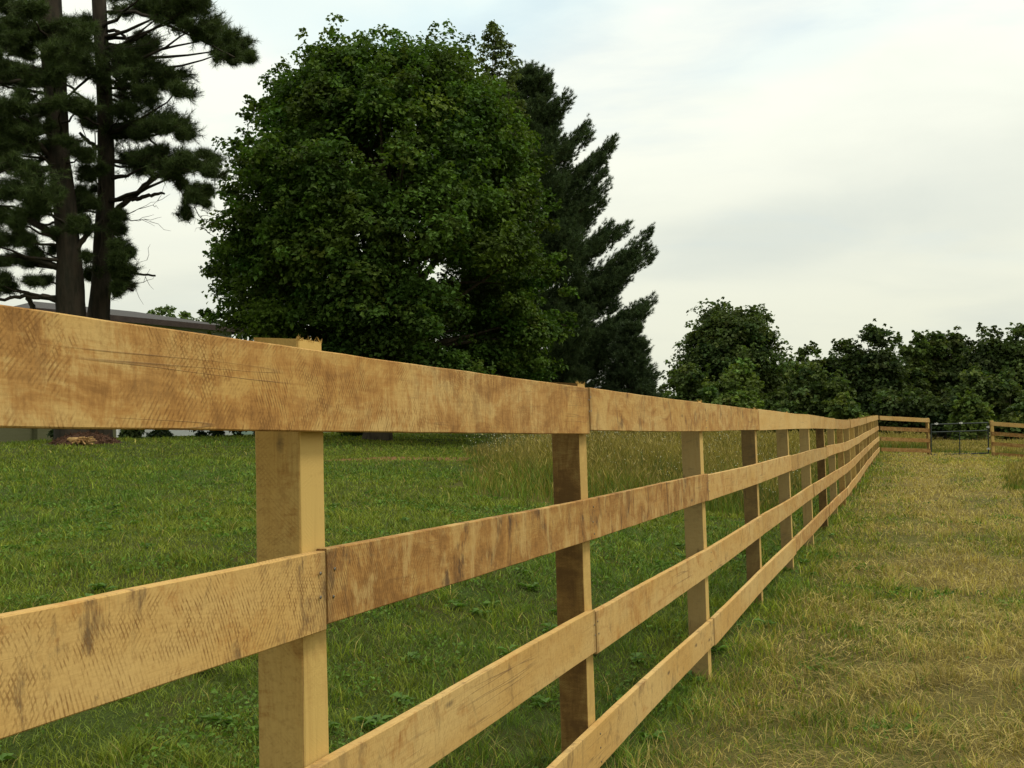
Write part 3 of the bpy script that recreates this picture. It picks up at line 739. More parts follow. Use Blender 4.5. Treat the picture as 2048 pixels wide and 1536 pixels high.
# ------------------------------------------------------------------ pines beside the house
def pine(name, label, trunk_px, depth, pads, branches, seed, base_px, dead=()):
    rng = np.random.RandomState(seed)
    g = gpt(base_px, depth); m = depth / F_PX
    root = thing(name, label, 'tree', g, 'tall pines beside the house')
    pts = [P(x, y, depth) for x, y, w_ in trunk_px]; rad = [w_ * m / 2 for x, y, w_ in trunk_px]
    pts.append(g - UP * 0.3); rad.append(rad[-1] * 1.25)
    pts = np.array(pts); rad = np.array(rad)
    s = np.linspace(0, len(pts) - 1, 26)
    pts = np.stack([np.interp(s, np.arange(len(pts)), pts[:, i]) for i in range(3)], -1); rad = np.interp(s, np.arange(len(rad)), rad)
    V, Fq = tube([(pts, rad)], 14, 0.10, rng)
    link('trunk', fast_mesh('trunk', V, Fq, None, True), M_PINEBARK, root)
    zt = pts[:, 2]
    def on_trunk(z):
        o = np.argsort(zt); return np.array([np.interp(z, zt[o], pts[o, i]) for i in range(3)])
    bp, cen, dr_, tw = [], [], [], []
    allp = [(cx, cy, rx, ry, True) for cx, cy, rx, ry in pads]
    for cx, cy, rx, ry in pads:
        for q in range(3):
            if rx < 12: break
            allp.append((cx + (rng.rand() - 0.5) * 2.3 * rx, cy + (rng.rand() - 0.5) * 1.5 * ry, rx * (0.45 + 0.3 * rng.rand()), ry * (0.3 + 0.3 * rng.rand()), False))
    for cx, cy, rx, ry, own in allp:
        dep = depth + (rng.rand() - 0.5) * 4.0
        c = P(cx, cy, dep); side = c - on_trunk(c[2]); side[2] = 0; side = unit(side)
        a = on_trunk(c[2] - 0.12 * np.linalg.norm((c - on_trunk(c[2]))[:2]) - 0.1)
        if own and (rx >= 20 or cx < 100): bp.append((curve_pts(a, c, 7, -0.05 * np.linalg.norm(c - a), rng, 0.10), np.linspace(0.035 + 0.010 * np.linalg.norm(c - a), 0.012, 7)))
        Rx, Rz = rx * m * 1.18, ry * m * 1.25
        k = int(60 + 760 * Rx * Rz)
        d = unit(rng.randn(k, 3)); rr = (0.25 + 0.75 * rng.rand(k, 1) ** 0.6)
        lob = unit(rng.randn(9, 3) + 0.7 * side + 0.25 * UP); rr = rr * (0.50 + 0.72 * np.clip((d @ lob.T).max(1, keepdims=True), 0, 1) ** 5)
        o = d * rr * np.array([Rx, (Rx + Rz) * 0.5, Rz]) * 1.08
        o[:, 2] += 0.18 * np.abs(o @ side)
        pt = c + o
        kp = vnoise(pt[:, 0] + 0.6 * pt[:, 1], pt[:, 2] * 1.6 + 0.3 * pt[:, 1], 0.34, seed) > 0.40 + 0.10 * (rr[:, 0] > 0.7)
        pt = pt[kp]; dk = unit(0.5 * d + 0.5 * side + 0.5 * UP + 0.2 * rng.randn(k, 3))[kp]
        ns = max(4, k // 22); sdir = unit(unit(rng.randn(ns, 3)) + 0.5 * side + 0.2 * UP)
        sp = c + sdir * np.array([Rx, (Rx + Rz) * 0.5, Rz]) * (1.0 + 0.45 * rng.rand(ns, 1))
        for z in range(3):
            cen.append(sp - sdir * 0.13 * z); dr_.append(sdir)
        for z in range(min(ns, 5)): tw.append((curve_pts(c + 0.4 * (sp[z] - c), sp[z], 4, 0, rng, 0.05), np.array([0.010, 0.008, 0.006, 0.004])))
        cen.append(pt); dr_.append(dk)
        for j in rng.permutation(k)[: k // 5]:
            tw.append((curve_pts(c - side * Rx * 0.5, c + o[j], 4, 0, rng, 0.06), np.array([0.014, 0.010, 0.007, 0.004])))
    for br in branches:
        q = np.array([P(x, y, depth + dd_) for x, y, w_, dd_ in br]); rw = np.array([w_ * m / 2 for x, y, w_, dd_ in br])
        ss = np.linspace(0, len(q) - 1, 4 * len(q)); q2 = np.stack([np.interp(ss, np.arange(len(q)), q[:, i]) for i in range(3)], -1) + (rng.rand(len(ss), 3) - 0.5) * 0.05
        bp.append((q2, np.interp(ss, np.arange(len(q)), rw)))
    for x0, y0, x1, y1 in dead:      # bare hanging twigs
        a, b = P(x0, y0, depth - 1), P(x1, y1, depth - 1.3)
        c = curve_pts(a, b, 8, -0.12 * np.linalg.norm(b - a), rng, 0.14); tw.append((c, np.linspace(0.016, 0.004, 8)))
        for j in range(5):
            q = c[rng.randint(2, 8)]; e = q + unit(unit(b - a) + 0.9 * rng.randn(3)) * (0.25 + 0.5 * rng.rand())
            tw.append((curve_pts(q, e, 4, 0, rng, 0.08), np.array([0.008, 0.006, 0.005, 0.003])))
    V, Fq = tube(bp + tw, 6, 0.2, rng)
    link('branches', fast_mesh('branches', V, Fq, None, True), M_PINEBARK, root)
    V, Fq, cc = needles(np.concatenate(cen), np.concatenate(dr_), 24, 0.19, 0.011, (0.055, 0.084, 0.026), rng, 0.95)
    link('crown', fast_mesh('crown', V, Fq, cc), M_NEEDLE, root)
    return root

pads1 = [(105, 60, 40, 14), (150, 70, 36, 14), (125, 205, 34, 12), (160, 215, 30, 12), (120, 290, 34, 16), (165, 310, 28, 14), (125, 385, 30, 16), (170, 455, 22, 16), (110, 465, 30, 10), (70, 225, 26, 12), (60, 190, 22, 10), (75, 300, 22, 14), (62, 255, 30, 16), (70, 150, 24, 12), (60, 440, 26, 12), (20, 440, 30, 14), (50, 105, 26, 12), (-10, 60, 40, 18), (25, 15, 40, 18), (-40, 40, 50, 30), (30, 70, 45, 24), (-20, 95, 45, 25), (55, 75, 25, 20), (120, 122, 40, 26), (100, 150, 40, 22), (15, 135, 40, 12), (-30, 160, 60, 20), (30, 165, 45, 14),
         (20, 215, 40, 14), (-40, 235, 50, 40), (25, 262, 42, 42), (10, 300, 45, 26), (50, 290, 30, 22), (-30, 330, 50, 25), (25, 335, 45, 16), (70, 350, 40, 16), (30, 385, 50, 22), (80, 395, 36, 24), (-30, 400, 50, 30),
         (28, 472, 26, 18), (55, 480, 22, 12), (80, 505, 22, 16), (60, 525, 30, 10), (15, 518, 30, 10), (90, 560, 24, 10), (12, 575, 28, 14), (-30, 560, 36, 18), (140, 45, 16, 16), (150, 90, 30, 16), (60, 20, 30, 16), (-40, 480, 40, 20), (80, 420, 30, 12)]
br1 = [[(135, 500, 20, 0), (110, 470, 18, 0.2), (60, 440, 14, 0.4), (0, 415, 12, 0.8), (-60, 400, 8, 1)], [(128, 540, 16, 0), (90, 525, 12, -0.4), (40, 512, 9, -0.8), (0, 515, 5, -1)], [(125, 605, 12, 0), (95, 594, 11, -0.3), (50, 592, 8, -0.6), (0, 600, 6, -1)],
       [(75, 640, 13, 0.2), (62, 610, 11, 0.2), (52, 586, 9, 0.2)], [(105, 180, 12, 0), (70, 160, 9, -0.4), (0, 165, 7, -0.8)], [(115, 330, 12, 0), (75, 285, 9, -0.4), (20, 240, 6, -0.8)], [(95, 30, 8, 0), (50, 28, 6, 0), (0, 38, 4, 0)],
       [(130, 215, 9, 0), (165, 235, 7, 0), (200, 250, 4, 0)], [(130, 290, 6, 0.1), (165, 295, 5, 0.1), (205, 300, 4, 0.1)], [(108, 110, 9, 0.1), (80, 98, 7, -0.3), (20, 30, 4, -0.8)], [(120, 300, 8, 0.1), (60, 330, 6, 0.4), (0, 345, 4, 0.8)], [(150, 500, 14, -0.1), (180, 462, 10, 0.2), (205, 440, 7, 0.4)]]
pine('pine_tree', 'thick leaning pine trunk at the left edge, foliage mostly left of its trunk', [(92, -60, 46), (98, 0, 48), (106, 120, 44), (114, 220, 42), (118, 320, 42), (130, 400, 43), (137, 500, 46), (140, 570, 52), (142, 625, 55), (143, 760, 56)], 28.0, pads1, br1, 21, 145)
pads2 = [(160, 135, 36, 30), (200, 140, 44, 34), (245, 148, 44, 34), (290, 150, 42, 32), (330, 160, 34, 26), (358, 182, 22, 14), (270, 105, 28, 22), (300, 88, 22, 18), (255, 195, 34, 18), (290, 200, 26, 16), (240, 225, 24, 12), (280, 250, 40, 24), (320, 240, 34, 24), (355, 258, 30, 24), (380, 268, 16, 12), (255, 265, 36, 22),
         (265, 330, 40, 24), (300, 335, 44, 26), (345, 335, 40, 22), (330, 312, 30, 16), (390, 328, 24, 14), (425, 318, 20, 16), (432, 345, 18, 14), (378, 376, 16, 9), (398, 386, 18, 11), (384, 396, 12, 8), (404, 402, 12, 8), (368, 420, 9, 6), (358, 430, 8, 5), (374, 434, 7, 5), (410, 372, 10, 6),
         (290, 8, 34, 20), (325, 25, 34, 22), (360, 38, 36, 26), (395, 55, 36, 28), (430, 75, 32, 28), (462, 98, 28, 22), (485, 112, 18, 14), (350, 5, 40, 16), (300, -30, 40, 20), (240, -10, 30, 14), (380, 10, 30, 18), (445, 108, 22, 18),
         (165, 420, 20, 30), (172, 390, 18, 18), (236, 438, 12, 14), (232, 462, 14, 10), (240, 488, 16, 9), (252, 506, 16, 8), (236, 520, 16, 9), (256, 540, 18, 7), (240, 552, 18, 8), (250, 572, 18, 6), (232, 580, 12, 6), (228, 500, 10, 12), (230, 535, 10, 12), (178, 520, 14, 14), (180, 550, 12, 14), (235, 20, 18, 14), (170, 45, 16, 12), (185, 350, 26, 20), (180, 245, 16, 12)]
br2 = [[(222, 430, 15, 0), (240, 412, 12, -0.3), (270, 390, 11, -0.5), (300, 360, 9, -0.8), (345, 338, 6, -1), (400, 330, 4, -1.2)], [(262, 400, 9, -0.5), (295, 392, 8, -0.7), (328, 386, 4, -0.9)], [(218, 25, 9, 0), (270, 22, 7, -0.2), (330, 45, 6, -0.5), (400, 80, 4, -0.8), (470, 115, 3, -1)],
       [(215, 200, 9, 0), (250, 240, 7, -0.3), (285, 265, 6, -0.5), (318, 295, 4, -0.7)], [(212, 60, 7, 0), (240, 62, 6, -0.2), (258, 85, 4, -0.3)], [(195, 295, 9, 0.1), (178, 285, 8, 0.0), (160, 266, 6, -0.1)], [(222, 540, 5, -0.4), (270, 545, 5, -0.6), (312, 553, 4, -0.7)], [(220, 565, 6, -0.2), (248, 575, 5, -0.3), (266, 582, 5, -0.4)], [(200, 100, 6, 0), (165, 90, 5, 0), (125, 95, 4, 0)],
       [(195, 220, 7, 0.2), (160, 190, 5, 0.2), (130, 165, 4, 0.2)], [(200, 140, 6, 0.2), (165, 165, 5, 0.2), (130, 200, 4, 0.2)]]
dead2 = [(190, 265, 215, 470), (208, 400, 195, 560), (225, 470, 290, 525), (215, 420, 320, 400), (390, 400, 420, 470), (350, 350, 400, 430), (225, 95, 330, 65), (235, 580, 300, 540), (160, 240, 190, 330), (245, 430, 300, 440)]
pine('pine_tree', 'slimmer upright pine with long bough reaching right towards the maple', [(196, -60, 26), (198, 0, 27), (203, 100, 28), (210, 200, 29), (212, 300, 31), (213, 384, 32), (208, 450, 35), (204, 550, 38), (198, 625, 43), (196, 760, 46)], 29.5, pads2, br2, 22, 196, dead2)

# bark mulch mound round the pine trunks, with pale chips
rng = np.random.RandomState(31)
mc = gpt(170, 27.6)
a = np.linspace(0, 2 * np.pi, 40, endpoint=False); rr = np.linspace(0, 1, 10)
Vm, rngm = [], np.random.RandomState(3)
for r_ in rr:
    for x in a:
        q = np.array([mc[0] + 0.85 * r_ * math.cos(x) * (1 + 0.12 * math.sin(3 * x)), mc[1] + 1.0 * r_ * math.sin(x), 0])
        q[2] = gz(q[0], q[1]) + 0.26 * (1 - r_ ** 2) + 0.03 * rngm.rand() * (1 - r_) - 0.02 * (r_ > 0.95); Vm.append(q)
fm = [[k * 40 + j, k * 40 + (j + 1) % 40, (k + 1) * 40 + (j + 1) % 40, (k + 1) * 40 + j] for k in range(9) for j in range(40)]
mound = thing('mulch_mound', 'low reddish mound of bark mulch around the two pine trunks', 'mulch', mc)
link('mulch', fast_mesh('mulch', np.array(Vm), fm, None, True), M_MULCH, mound)
bx_ = []
for k in range(900):
    x, r_ = rng.rand() * 6.28, rng.rand() ** 0.5
    q = np.array([mc[0] + 0.85 * r_ * math.cos(x), mc[1] + 1.0 * r_ * math.sin(x), 0]); q[2] = gz(q[0], q[1]) + 0.26 * (1 - r_ ** 2) + 0.012
    d = unit(rng.randn(3) * np.array([1, 1, 0.5])); s_ = unit(np.cross(d, rng.randn(3)))
    bx_.append(box_arrays(q, d * (0.04 + 0.08 * rng.rand()), s_ * 0.02, np.cross(d, s_) * 0.008))
V, Fq = join(bx_); o = link('bark_chips', fast_mesh('bark_chips', V, Fq), M_MULCH, mound); o['kind'] = 'stuff'
bx_ = []
for k in range(60):
    q = gpt(150 + rng.rand() * 28, 26.75 - rng.rand() * 0.3); q[2] += 0.10 + 0.1 * rng.rand()
    d = unit(rng.randn(3) * np.array([1, 0.6, 0.2])); s_ = unit(np.cross(d, rng.randn(3)))
    bx_.append(box_arrays(q, d * (0.10 + 0.18 * rng.rand()), s_ * 0.04, np.cross(d, s_) * 0.012))
V, Fq = join(bx_); o = link('pale_chips', fast_mesh('pale_chips', V, Fq), M_CHIP, mound); o['kind'] = 'stuff'

# ------------------------------------------------------------------ big pine behind the maple
def conifer(name, label, axis_px, depth, top_y, base_px, tips, rows, seed, whorls, colour, per=22, nl=0.17, nw=0.016, up_curve=0.35, group=None):
    """rows: (y, half width px). tips: hand-measured (root_y, tip_x, tip_y)."""
    rng = np.random.RandomState(seed); m = depth / F_PX
    g = gpt(base_px, depth); root = thing(name, label, 'tree', g, group)
    top = P(axis_px, top_y, depth); n = 16; s = np.linspace(0, 1, n)
    pts = (g - UP * 0.3)[None] * (1 - s[:, None]) + top[None] * s[:, None]; rad = 0.38 * (1 - s) ** 0.9 + 0.015
    V, Fq = tube([(pts, rad)], 10, 0.1, rng); link('trunk', fast_mesh('trunk', V, Fq, None, True), M_PINEBARK, root)
    ax = lambda z: g + (top - g) * np.clip((z - g[2]) / (top[2] - g[2]), 0, 1)
    bl = []
    for ry, tx, ty in tips:
        t_ = P(tx, ty, depth + (rng.rand() - 0.5) * 2.0); bl.append((ax(P(axis_px, ry, depth)[2]), t_))
    ys = np.array([r[0] for r in rows], float); hs = np.array([r[1] for r in rows], float)
    for k in range(whorls):
        y = ys[0] + (ys[-1] - ys[0]) * (k + 0.5 * rng.rand()) / whorls
        hw = np.interp(y, ys, hs) * m
        for j in range(7):
            ph = (j + rng.rand()) / 7 * 2 * np.pi
            l = hw * (0.7 + 0.35 * rng.rand())
            if math.cos(ph) > 0.6 and len(tips): l *= 0.84
            a = ax(P(axis_px, y, depth)[2])
            bl.append((a, a + np.array([math.cos(ph) * l, math.sin(ph) * l, l * (0.05 + 0.3 * rng.rand())])))
    paths, cen, dr_ = [], [], []
    for a, b in bl:
        L = np.linalg.norm(b - a); c = curve_pts(a, b, 8, -0.10 * L * up_curve / 0.35, rng, 0.05)
        paths.append((c, np.linspace(0.02 + 0.008 * L, 0.008, 8)))
        ud = unit(b - a); sd_ = unit(np.cross(ud, UP))
        k = int(18 + 30 * L)
        for q in range(k):
            f = 0.22 + 0.78 * rng.rand() ** 0.8
            p = np.array([np.interp(f * 7, np.arange(8), c[:, i]) for i in range(3)])
            ww = (1 - f) * 0.6 * min(L, 3.0) + 0.16
            off = sd_ * (rng.rand() * 2 - 1) * ww + UP * (rng.rand() - 0.40) * 0.55 * min(1, L / 2)
            dd_ = unit(ud + 0.5 * sd_ * np.sign(off @ sd_) + 0.55 * UP)
            cl = 3
            for z in range(cl):
                cen.append(p + off + dd_ * (z * 0.13) + rng.randn(3) * 0.05); dr_.append(dd_)
    V, Fq = tube(paths, 5, 0.2, rng); link('branches', fast_mesh('branches', V, Fq, None, True), M_PINEBARK, root)
    V, Fq, cc = needles(np.array(cen), np.array(dr_), per, nl, nw, colour, rng, 0.7)
    link('crown', fast_mesh('crown', V, Fq, cc), M_NEEDLE, root)
    return root
tips = [(175, 1060, 138), (190, 1040, 140), (185, 1082, 150), (215, 1096, 158), (230, 1104, 180), (265, 1138, 198), (275, 1128, 215), (300, 1112, 240), (335, 1176, 256), (340, 1165, 268), (350, 1183, 275), (400, 1228, 286), (410, 1222, 300), (420, 1205, 320), (440, 1212, 345), (450, 1196, 360),
        (470, 1218, 374), (480, 1190, 392), (500, 1208, 408), (510, 1185, 425), (525, 1190, 440), (545, 1256, 458), (550, 1240, 465), (555, 1222, 452), (590, 1302, 466), (600, 1296, 500), (605, 1306, 512), (615, 1275, 520), (620, 1262, 540), (640, 1238, 556), (650, 1240, 575), (660, 1258, 560),
        (690, 1306, 602), (700, 1298, 622), (705, 1282, 640), (715, 1262, 660), (730, 1250, 680), (740, 1238, 700), (755, 1246, 715), (770, 1240, 740), (785, 1250, 755), (800, 1244, 775), (690, 1280, 615), (640, 1225, 590), (655, 1235, 610), (680, 1250, 635), (720, 1235, 690), (590, 1270, 505), (545, 1215, 470), (400, 1195, 315), (820, 1280, 800)]
rows_c = [(145, 18), (200, 60), (300, 110), (400, 150), (500, 170), (600, 205), (700, 205), (800, 200), (850, 185)]
conifer('white_pine', 'tall dark pine with upswept boughs directly behind the round maple', 1050, 46.0, 132, 1050, tips, rows_c, 41, 27, (0.060, 0.096, 0.040), per=30, nl=0.15)
rows_s = [(650, 4), (700, 30), (760, 48), (820, 62), (860, 66)]
conifer('spruce_tree', 'small ragged spruce tucked under the right side of the tall dark pine', 1262, 43.0, 652, 1262, [], rows_s, 43, 13, (0.048, 0.076, 0.034), per=18, nl=0.14, up_curve=0.8)

# ------------------------------------------------------------------ hedgerow trees and bushes behind the far field
HG = 'hedgerow trees behind the far field'
def hedge(name, label, cx, top, wd, depth, colour, seed, K=95, bushy=False, spikes=()):
    h = 868 - top
    if bushy: rw = [(top, cx - wd * .12, cx + wd * .12), (top + h * .12, cx - wd * .30, cx + wd * .30), (top + h * .4, cx - wd * .46, cx + wd * .46), (top + h * .75, cx - wd * .5, cx + wd * .5), (top + h * 1.0, cx - wd * .46, cx + wd * .46)]
    else: rw = [(top, cx - wd * .10, cx + wd * .10), (top + h * .08, cx - wd * .24, cx + wd * .24), (top + h * .25, cx - wd * .40, cx + wd * .40), (top + h * .5, cx - wd * .5, cx + wd * .5), (top + h * .75, cx - wd * .44, cx + wd * .44), (top + h * .92, cx - wd * .3, cx + wd * .3)]
    return broadleaf(name, label, 'bush' if bushy else 'tree', rw, depth, cx, int(K * 0.42), 26, 0.30, colour, seed, 0.12 if bushy else 0.28, spikes, 'bushes below the hedgerow trees' if bushy else HG, rmin=0.9, rmax=1.9, limbs=8 if bushy else 18, warm=0.4, sub=6, shell=0.35)
cD_, cM, cL = (0.048, 0.076, 0.022), (0.064, 0.098, 0.026), (0.090, 0.135, 0.030)
rows = [(640, 1410, 1538), (660, 1392, 1545), (690, 1370, 1545), (715, 1360, 1560), (740, 1345, 1568), (780, 1335, 1572), (830, 1345, 1565)]
broadleaf('hedgerow_tree', 'tallest twin-topped tree standing at the left end of the hedgerow', 'tree', rows, 82.0, 1470, 120, 34, 0.27, cM, 51, 0.45,
          [(1445, 620, 20), (1440, 640, 26), (1465, 628, 20), (1512, 630, 20), (1525, 645, 22), (1495, 640, 16), (1400, 675, 18), (1372, 700, 16), (1556, 705, 18), (1545, 690, 14)], HG, rmin=1.0, rmax=1.9, limbs=40, warm=0.4, sub=8)
hedge('hedgerow_tree', 'low tree just right of the tallest twin-topped hedgerow tree', 1585, 722, 90, 84, cM, 52)
hedge('hedgerow_tree', 'round tree topped by a single knob, middle of the hedgerow gap', 1622, 700, 70, 86, cM, 53, spikes=[(1620, 702, 14), (1600, 720, 12)])
hedge('hedgerow_tree', 'sloping tree leaning against the tall pair in the hedgerow middle', 1680, 688, 95, 86, cD_, 54, spikes=[(1688, 690, 14)])
hedge('hedgerow_tree', 'broad two-pronged dark tree, tallest of the hedgerow middle', 1752, 662, 125, 84, cD_, 55, K=150, spikes=[(1733, 664, 18), (1775, 668, 18), (1762, 676, 16), (1795, 690, 14), (1735, 680, 20), (1785, 685, 16)])
hedge('hedgerow_tree', 'pointed wind-blown tree right of the broad two-pronged tree', 1832, 682, 66, 86, cM, 56, spikes=[(1836, 678, 12), (1832, 690, 14), (1812, 705, 14)])
hedge('hedgerow_tree', 'slim pointed tree above the left half of the metal gate', 1872, 676, 56, 87, cM, 57, spikes=[(1872, 676, 11), (1868, 688, 13)])
hedge('hedgerow_tree', 'slim pointed tree with a blunt tip above the gate centre', 1902, 672, 54, 88, cM, 58, spikes=[(1897, 674, 12), (1898, 690, 14)])
hedge('hedgerow_tree', 'feathery topped tree above the right gate post', 1968, 662, 120, 86, cD_, 59, K=140, spikes=[(1962, 664, 13), (1980, 666, 12), (1975, 676, 16), (1995, 672, 12)])
hedge('hedgerow_tree', 'large tree cut off by the right edge of the picture', 2050, 660, 120, 84, cM, 60, K=140, spikes=[(2030, 672, 18), (2050, 658, 16)])
hedge('hedgerow_tree', 'hedgerow tree standing past the right picture edge', 2150, 650, 130, 84, cD_, 61, K=110)
for k, (cx, top, wd) in enumerate(((1600, 735, 150), (1720, 705, 160), (1850, 700, 170), (1990, 690, 170), (2110, 690, 160))):
    hedge('hedgerow_tree', ['dim tree filling the gap behind the low hedgerow trees', 'dim tree behind the broad two-pronged hedgerow tree', 'dim tree behind the slim pointed hedgerow trees', 'dim tree behind the feathery topped hedgerow tree', 'dim tree behind the hedgerow at the right edge'][k], cx, top, wd, 96, cD_, 70 + k, K=130)
for k, (cx, top, wd, dep, lab) in enumerate(((1480, 716, 95, 74, 'round light green bush below the tallest twin-topped tree'), (1378, 742, 130, 75, 'wide bush sloping left below the tallest twin-topped tree'),
        (1450, 768, 120, 72, 'low yellow-green bush behind the fence below the tallest tree'), (1305, 768, 90, 78, 'small bush beside the tall dark pine at the gap of sky'), (1615, 742, 110, 74, 'vine-covered bush between the low tree and the dark gap'),
        (1672, 768, 70, 73, 'narrow vine-covered bush at the left of the dark gap'), (1690, 812, 60, 71, 'lowest small bush left of the far fence corner'), (1800, 778, 110, 78, 'dark bush behind the short fence bay by the gate'),
        (1890, 800, 110, 76, 'dark bush behind the left half of the gate'), (1945, 742, 110, 77, 'tall light bush arching above the right half of the gate'), (2020, 756, 120, 76, 'broad bush behind the fence right of the gate'),
        (1945, 805, 80, 72, 'low round light bush seen just over the gate'), (2060, 815, 110, 73, 'low bush at the right picture edge behind the fence'), (1550, 790, 110, 73, 'bush below the low hedgerow tree beside the tallest tree'))):
    hedge('hedgerow_bush', lab, cx, top, wd, dep, (cL, cM, cL, cM, cM, cM, cL, cD_, cD_, cM, cM, cL, cM, cM)[k], 90 + k, K=70, bushy=True)

# ------------------------------------------------------------------ house behind the pines
def siding_mat(name, c):
    m, t = new_mat(name)
    po = t.n('ShaderNodeNewGeometry').outputs['Position']
    z = t.sep(po)[2]
    fr = t.m('FRACT', t.m('DIVIDE', z, 0.15))
    n = t.noise(po, 3.0, 5)
    cc = t.mix(t.m('MULTIPLY', n, 0.4), c, [q * 0.7 for q in c])
    bp = t.n('ShaderNodeBump', inp={'Strength': 1.0, 'Distance': 0.02, 'Height': fr})
    pb = t.n('ShaderNodeBsdfPrincipled', inp={'Base Color': cc, 'Roughness': 0.6, 'Normal': bp.outputs[0]}); out(t, pb.outputs[0]); return m
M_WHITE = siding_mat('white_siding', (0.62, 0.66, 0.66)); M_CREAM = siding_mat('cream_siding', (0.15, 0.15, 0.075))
M_ROOF = plain_mat('roof_shingle', (0.050, 0.046, 0.045), (0.080, 0.075, 0.072), 14, 0.9); M_FASCIA = plain_mat('brown_fascia', (0.045, 0.03, 0.025), (0.065, 0.045, 0.036), 4, 0.6)
M_GLASS = plain_mat('window_glass', (0.03, 0.035, 0.04), (0.05, 0.055, 0.06), 2, 0.08, 0, 0.6); M_TRIM = plain_mat('white_trim', (0.7, 0.72, 0.72), (0.78, 0.8, 0.8), 5, 0.5)
e0, e1 = P(66, 615, 41.2), P(490, 656.5, 50.1)                # eave line ends
ez = 0.5 * (e0[2] + e1[2]); hd = unit(np.array([*(e1 - e0)[:2], 0])); hn = np.array([-hd[1], hd[0], 0])   # hn: away from the camera
Lh = np.linalg.norm((e1 - e0)[:2]); DH = 7.4
w0 = np.array([e0[0], e0[1], 0]) + hd * 0.45 + hn * 0.45; wl = Lh - 0.9; wdp = DH - 0.9
hz0 = float(min(gz(w0[0], w0[1]), gz(*(w0 + hd * wl)[:2]))) - 0.3
house = thing('house', 'white sided house with low grey hip roof half hidden by the pines', 'house', [w0[0] + hd[0] * wl / 2, w0[1] + hd[1] * wl / 2, hz0])
split = 0.36 * wl
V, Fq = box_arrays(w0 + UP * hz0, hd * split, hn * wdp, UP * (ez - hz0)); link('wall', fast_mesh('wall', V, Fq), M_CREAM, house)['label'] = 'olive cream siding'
V, Fq = box_arrays(w0 + UP * hz0 + hd * (split + 0.10), hd * (wl - split - 0.10), hn * wdp, UP * (ez - hz0)); link('wall', fast_mesh('wall', V, Fq), M_WHITE, house)
V, Fq = box_arrays(w0 + UP * hz0 + hd * split - hn * 0.02, hd * 0.10, hn * 0.2, UP * (ez - hz0)); link('corner_trim', fast_mesh('corner_trim', V, Fq), M_TRIM, house)
b0 = np.array([e0[0], e0[1], ez])
# low lean-to wing on the left end
lw = w0 - hd * 6.0 + hn * 0.3 + UP * hz0; lh = ez - hz0 - 1.5
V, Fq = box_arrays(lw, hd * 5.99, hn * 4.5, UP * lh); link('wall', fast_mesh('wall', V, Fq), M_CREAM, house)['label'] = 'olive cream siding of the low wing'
V, Fq = box_arrays(lw - hn * 0.3 - hd * 0.3 + UP * (lh + 0.003), hd * 6.28, hn * 5.1 + UP * 0.5, UP * 0.12); link('wing_roof', fast_mesh('wing_roof', V, Fq), M_ROOF, house)
rz = 0.85
corners = [b0, b0 + hd * Lh, b0 + hd * Lh + hn * DH, b0 + hn * DH]; ri = [b0 + hd * 2.2 + hn * DH / 2 + UP * rz, b0 + hd * (Lh - 3.6) + hn * DH / 2 + UP * rz]
V = np.array(corners + ri); me = bpy.data.meshes.new('roof'); me.from_pydata(V.tolist(), [], [(0, 1, 5, 4), (2, 3, 4, 5), (1, 2, 5), (3, 0, 4), (3, 2, 1, 0)])
rf = link('roof', me, M_ROOF, house)
V, Fq = join([box_arrays(b0 - UP * 0.24 - hn * 0.03, hd * Lh, hn * 0.028, UP * 0.25), box_arrays(b0 + hd * Lh - UP * 0.24 + hd * 0.002, hd * 0.03, hn * DH, UP * 0.25)])
link('fascia', fast_mesh('fascia', V, Fq), M_FASCIA, rf)
for s_ in (split + 1.4, split + 3.9):
    wp = w0 + hd * s_ - hn * 0.03 + UP * (ez - 1.9)
    fr = link('window', fast_mesh('window', *join([box_arrays(wp, hd * 0.08, hn * 0.06, UP * 1.3), box_arrays(wp + hd * 0.92, hd * 0.08, hn * 0.06, UP * 1.3), box_arrays(wp + hd * 0.08, hd * 0.84, hn * 0.06, UP * 0.08), box_arrays(wp + hd * 0.08 + UP * 1.22, hd * 0.84, hn * 0.06, UP * 0.08)])), M_TRIM, house)
    link('pane', fast_mesh('pane', *box_arrays(wp + hd * 0.08 + hn * 0.02 + UP * 0.08, hd * 0.84, hn * 0.005, UP * 1.14)), M_GLASS, fr)

def shrub(label, px, top, wd, depth, colour, seed, K=26, size=0.13):
    g = gpt(px, depth); by = CY
    base_y = 875
    rw = [(top, px - wd * .2, px + wd * .2), (top + 8, px - wd * .42, px + wd * .42), (base_y - 4, px - wd * .5, px + wd * .5), (base_y + 6, px - wd * .46, px + wd * .46)]
    return broadleaf('shrub', label, 'shrub', rw, depth, px, K, 60, size, colour, seed, 0.04, (), 'shrubs along the house wall', rmin=0.25, rmax=0.5, limbs=10)
shrub('dark shrub left of the pine trunks against the olive wall', 122, 835, 45, 34, (0.03, 0.055, 0.02), 120)
shrub('loose pale shrub just right of the mulch mound', 262, 850, 50, 34, (0.07, 0.10, 0.035), 121, 18)
shrub('wide dark shrub under the white house wall', 320, 862, 60, 36, (0.025, 0.045, 0.018), 122)
shrub('large dark shrub at the right end of the house', 440, 780, 130, 38, (0.022, 0.040, 0.016), 123, 70)
shrub('dark shrub behind the nearest fence post', 560, 790, 130, 39, (0.022, 0.040, 0.016), 124, 70)
shrub('small green shrub beside the maple trunk', 700, 845, 60, 40, (0.04, 0.075, 0.02), 125, 26)

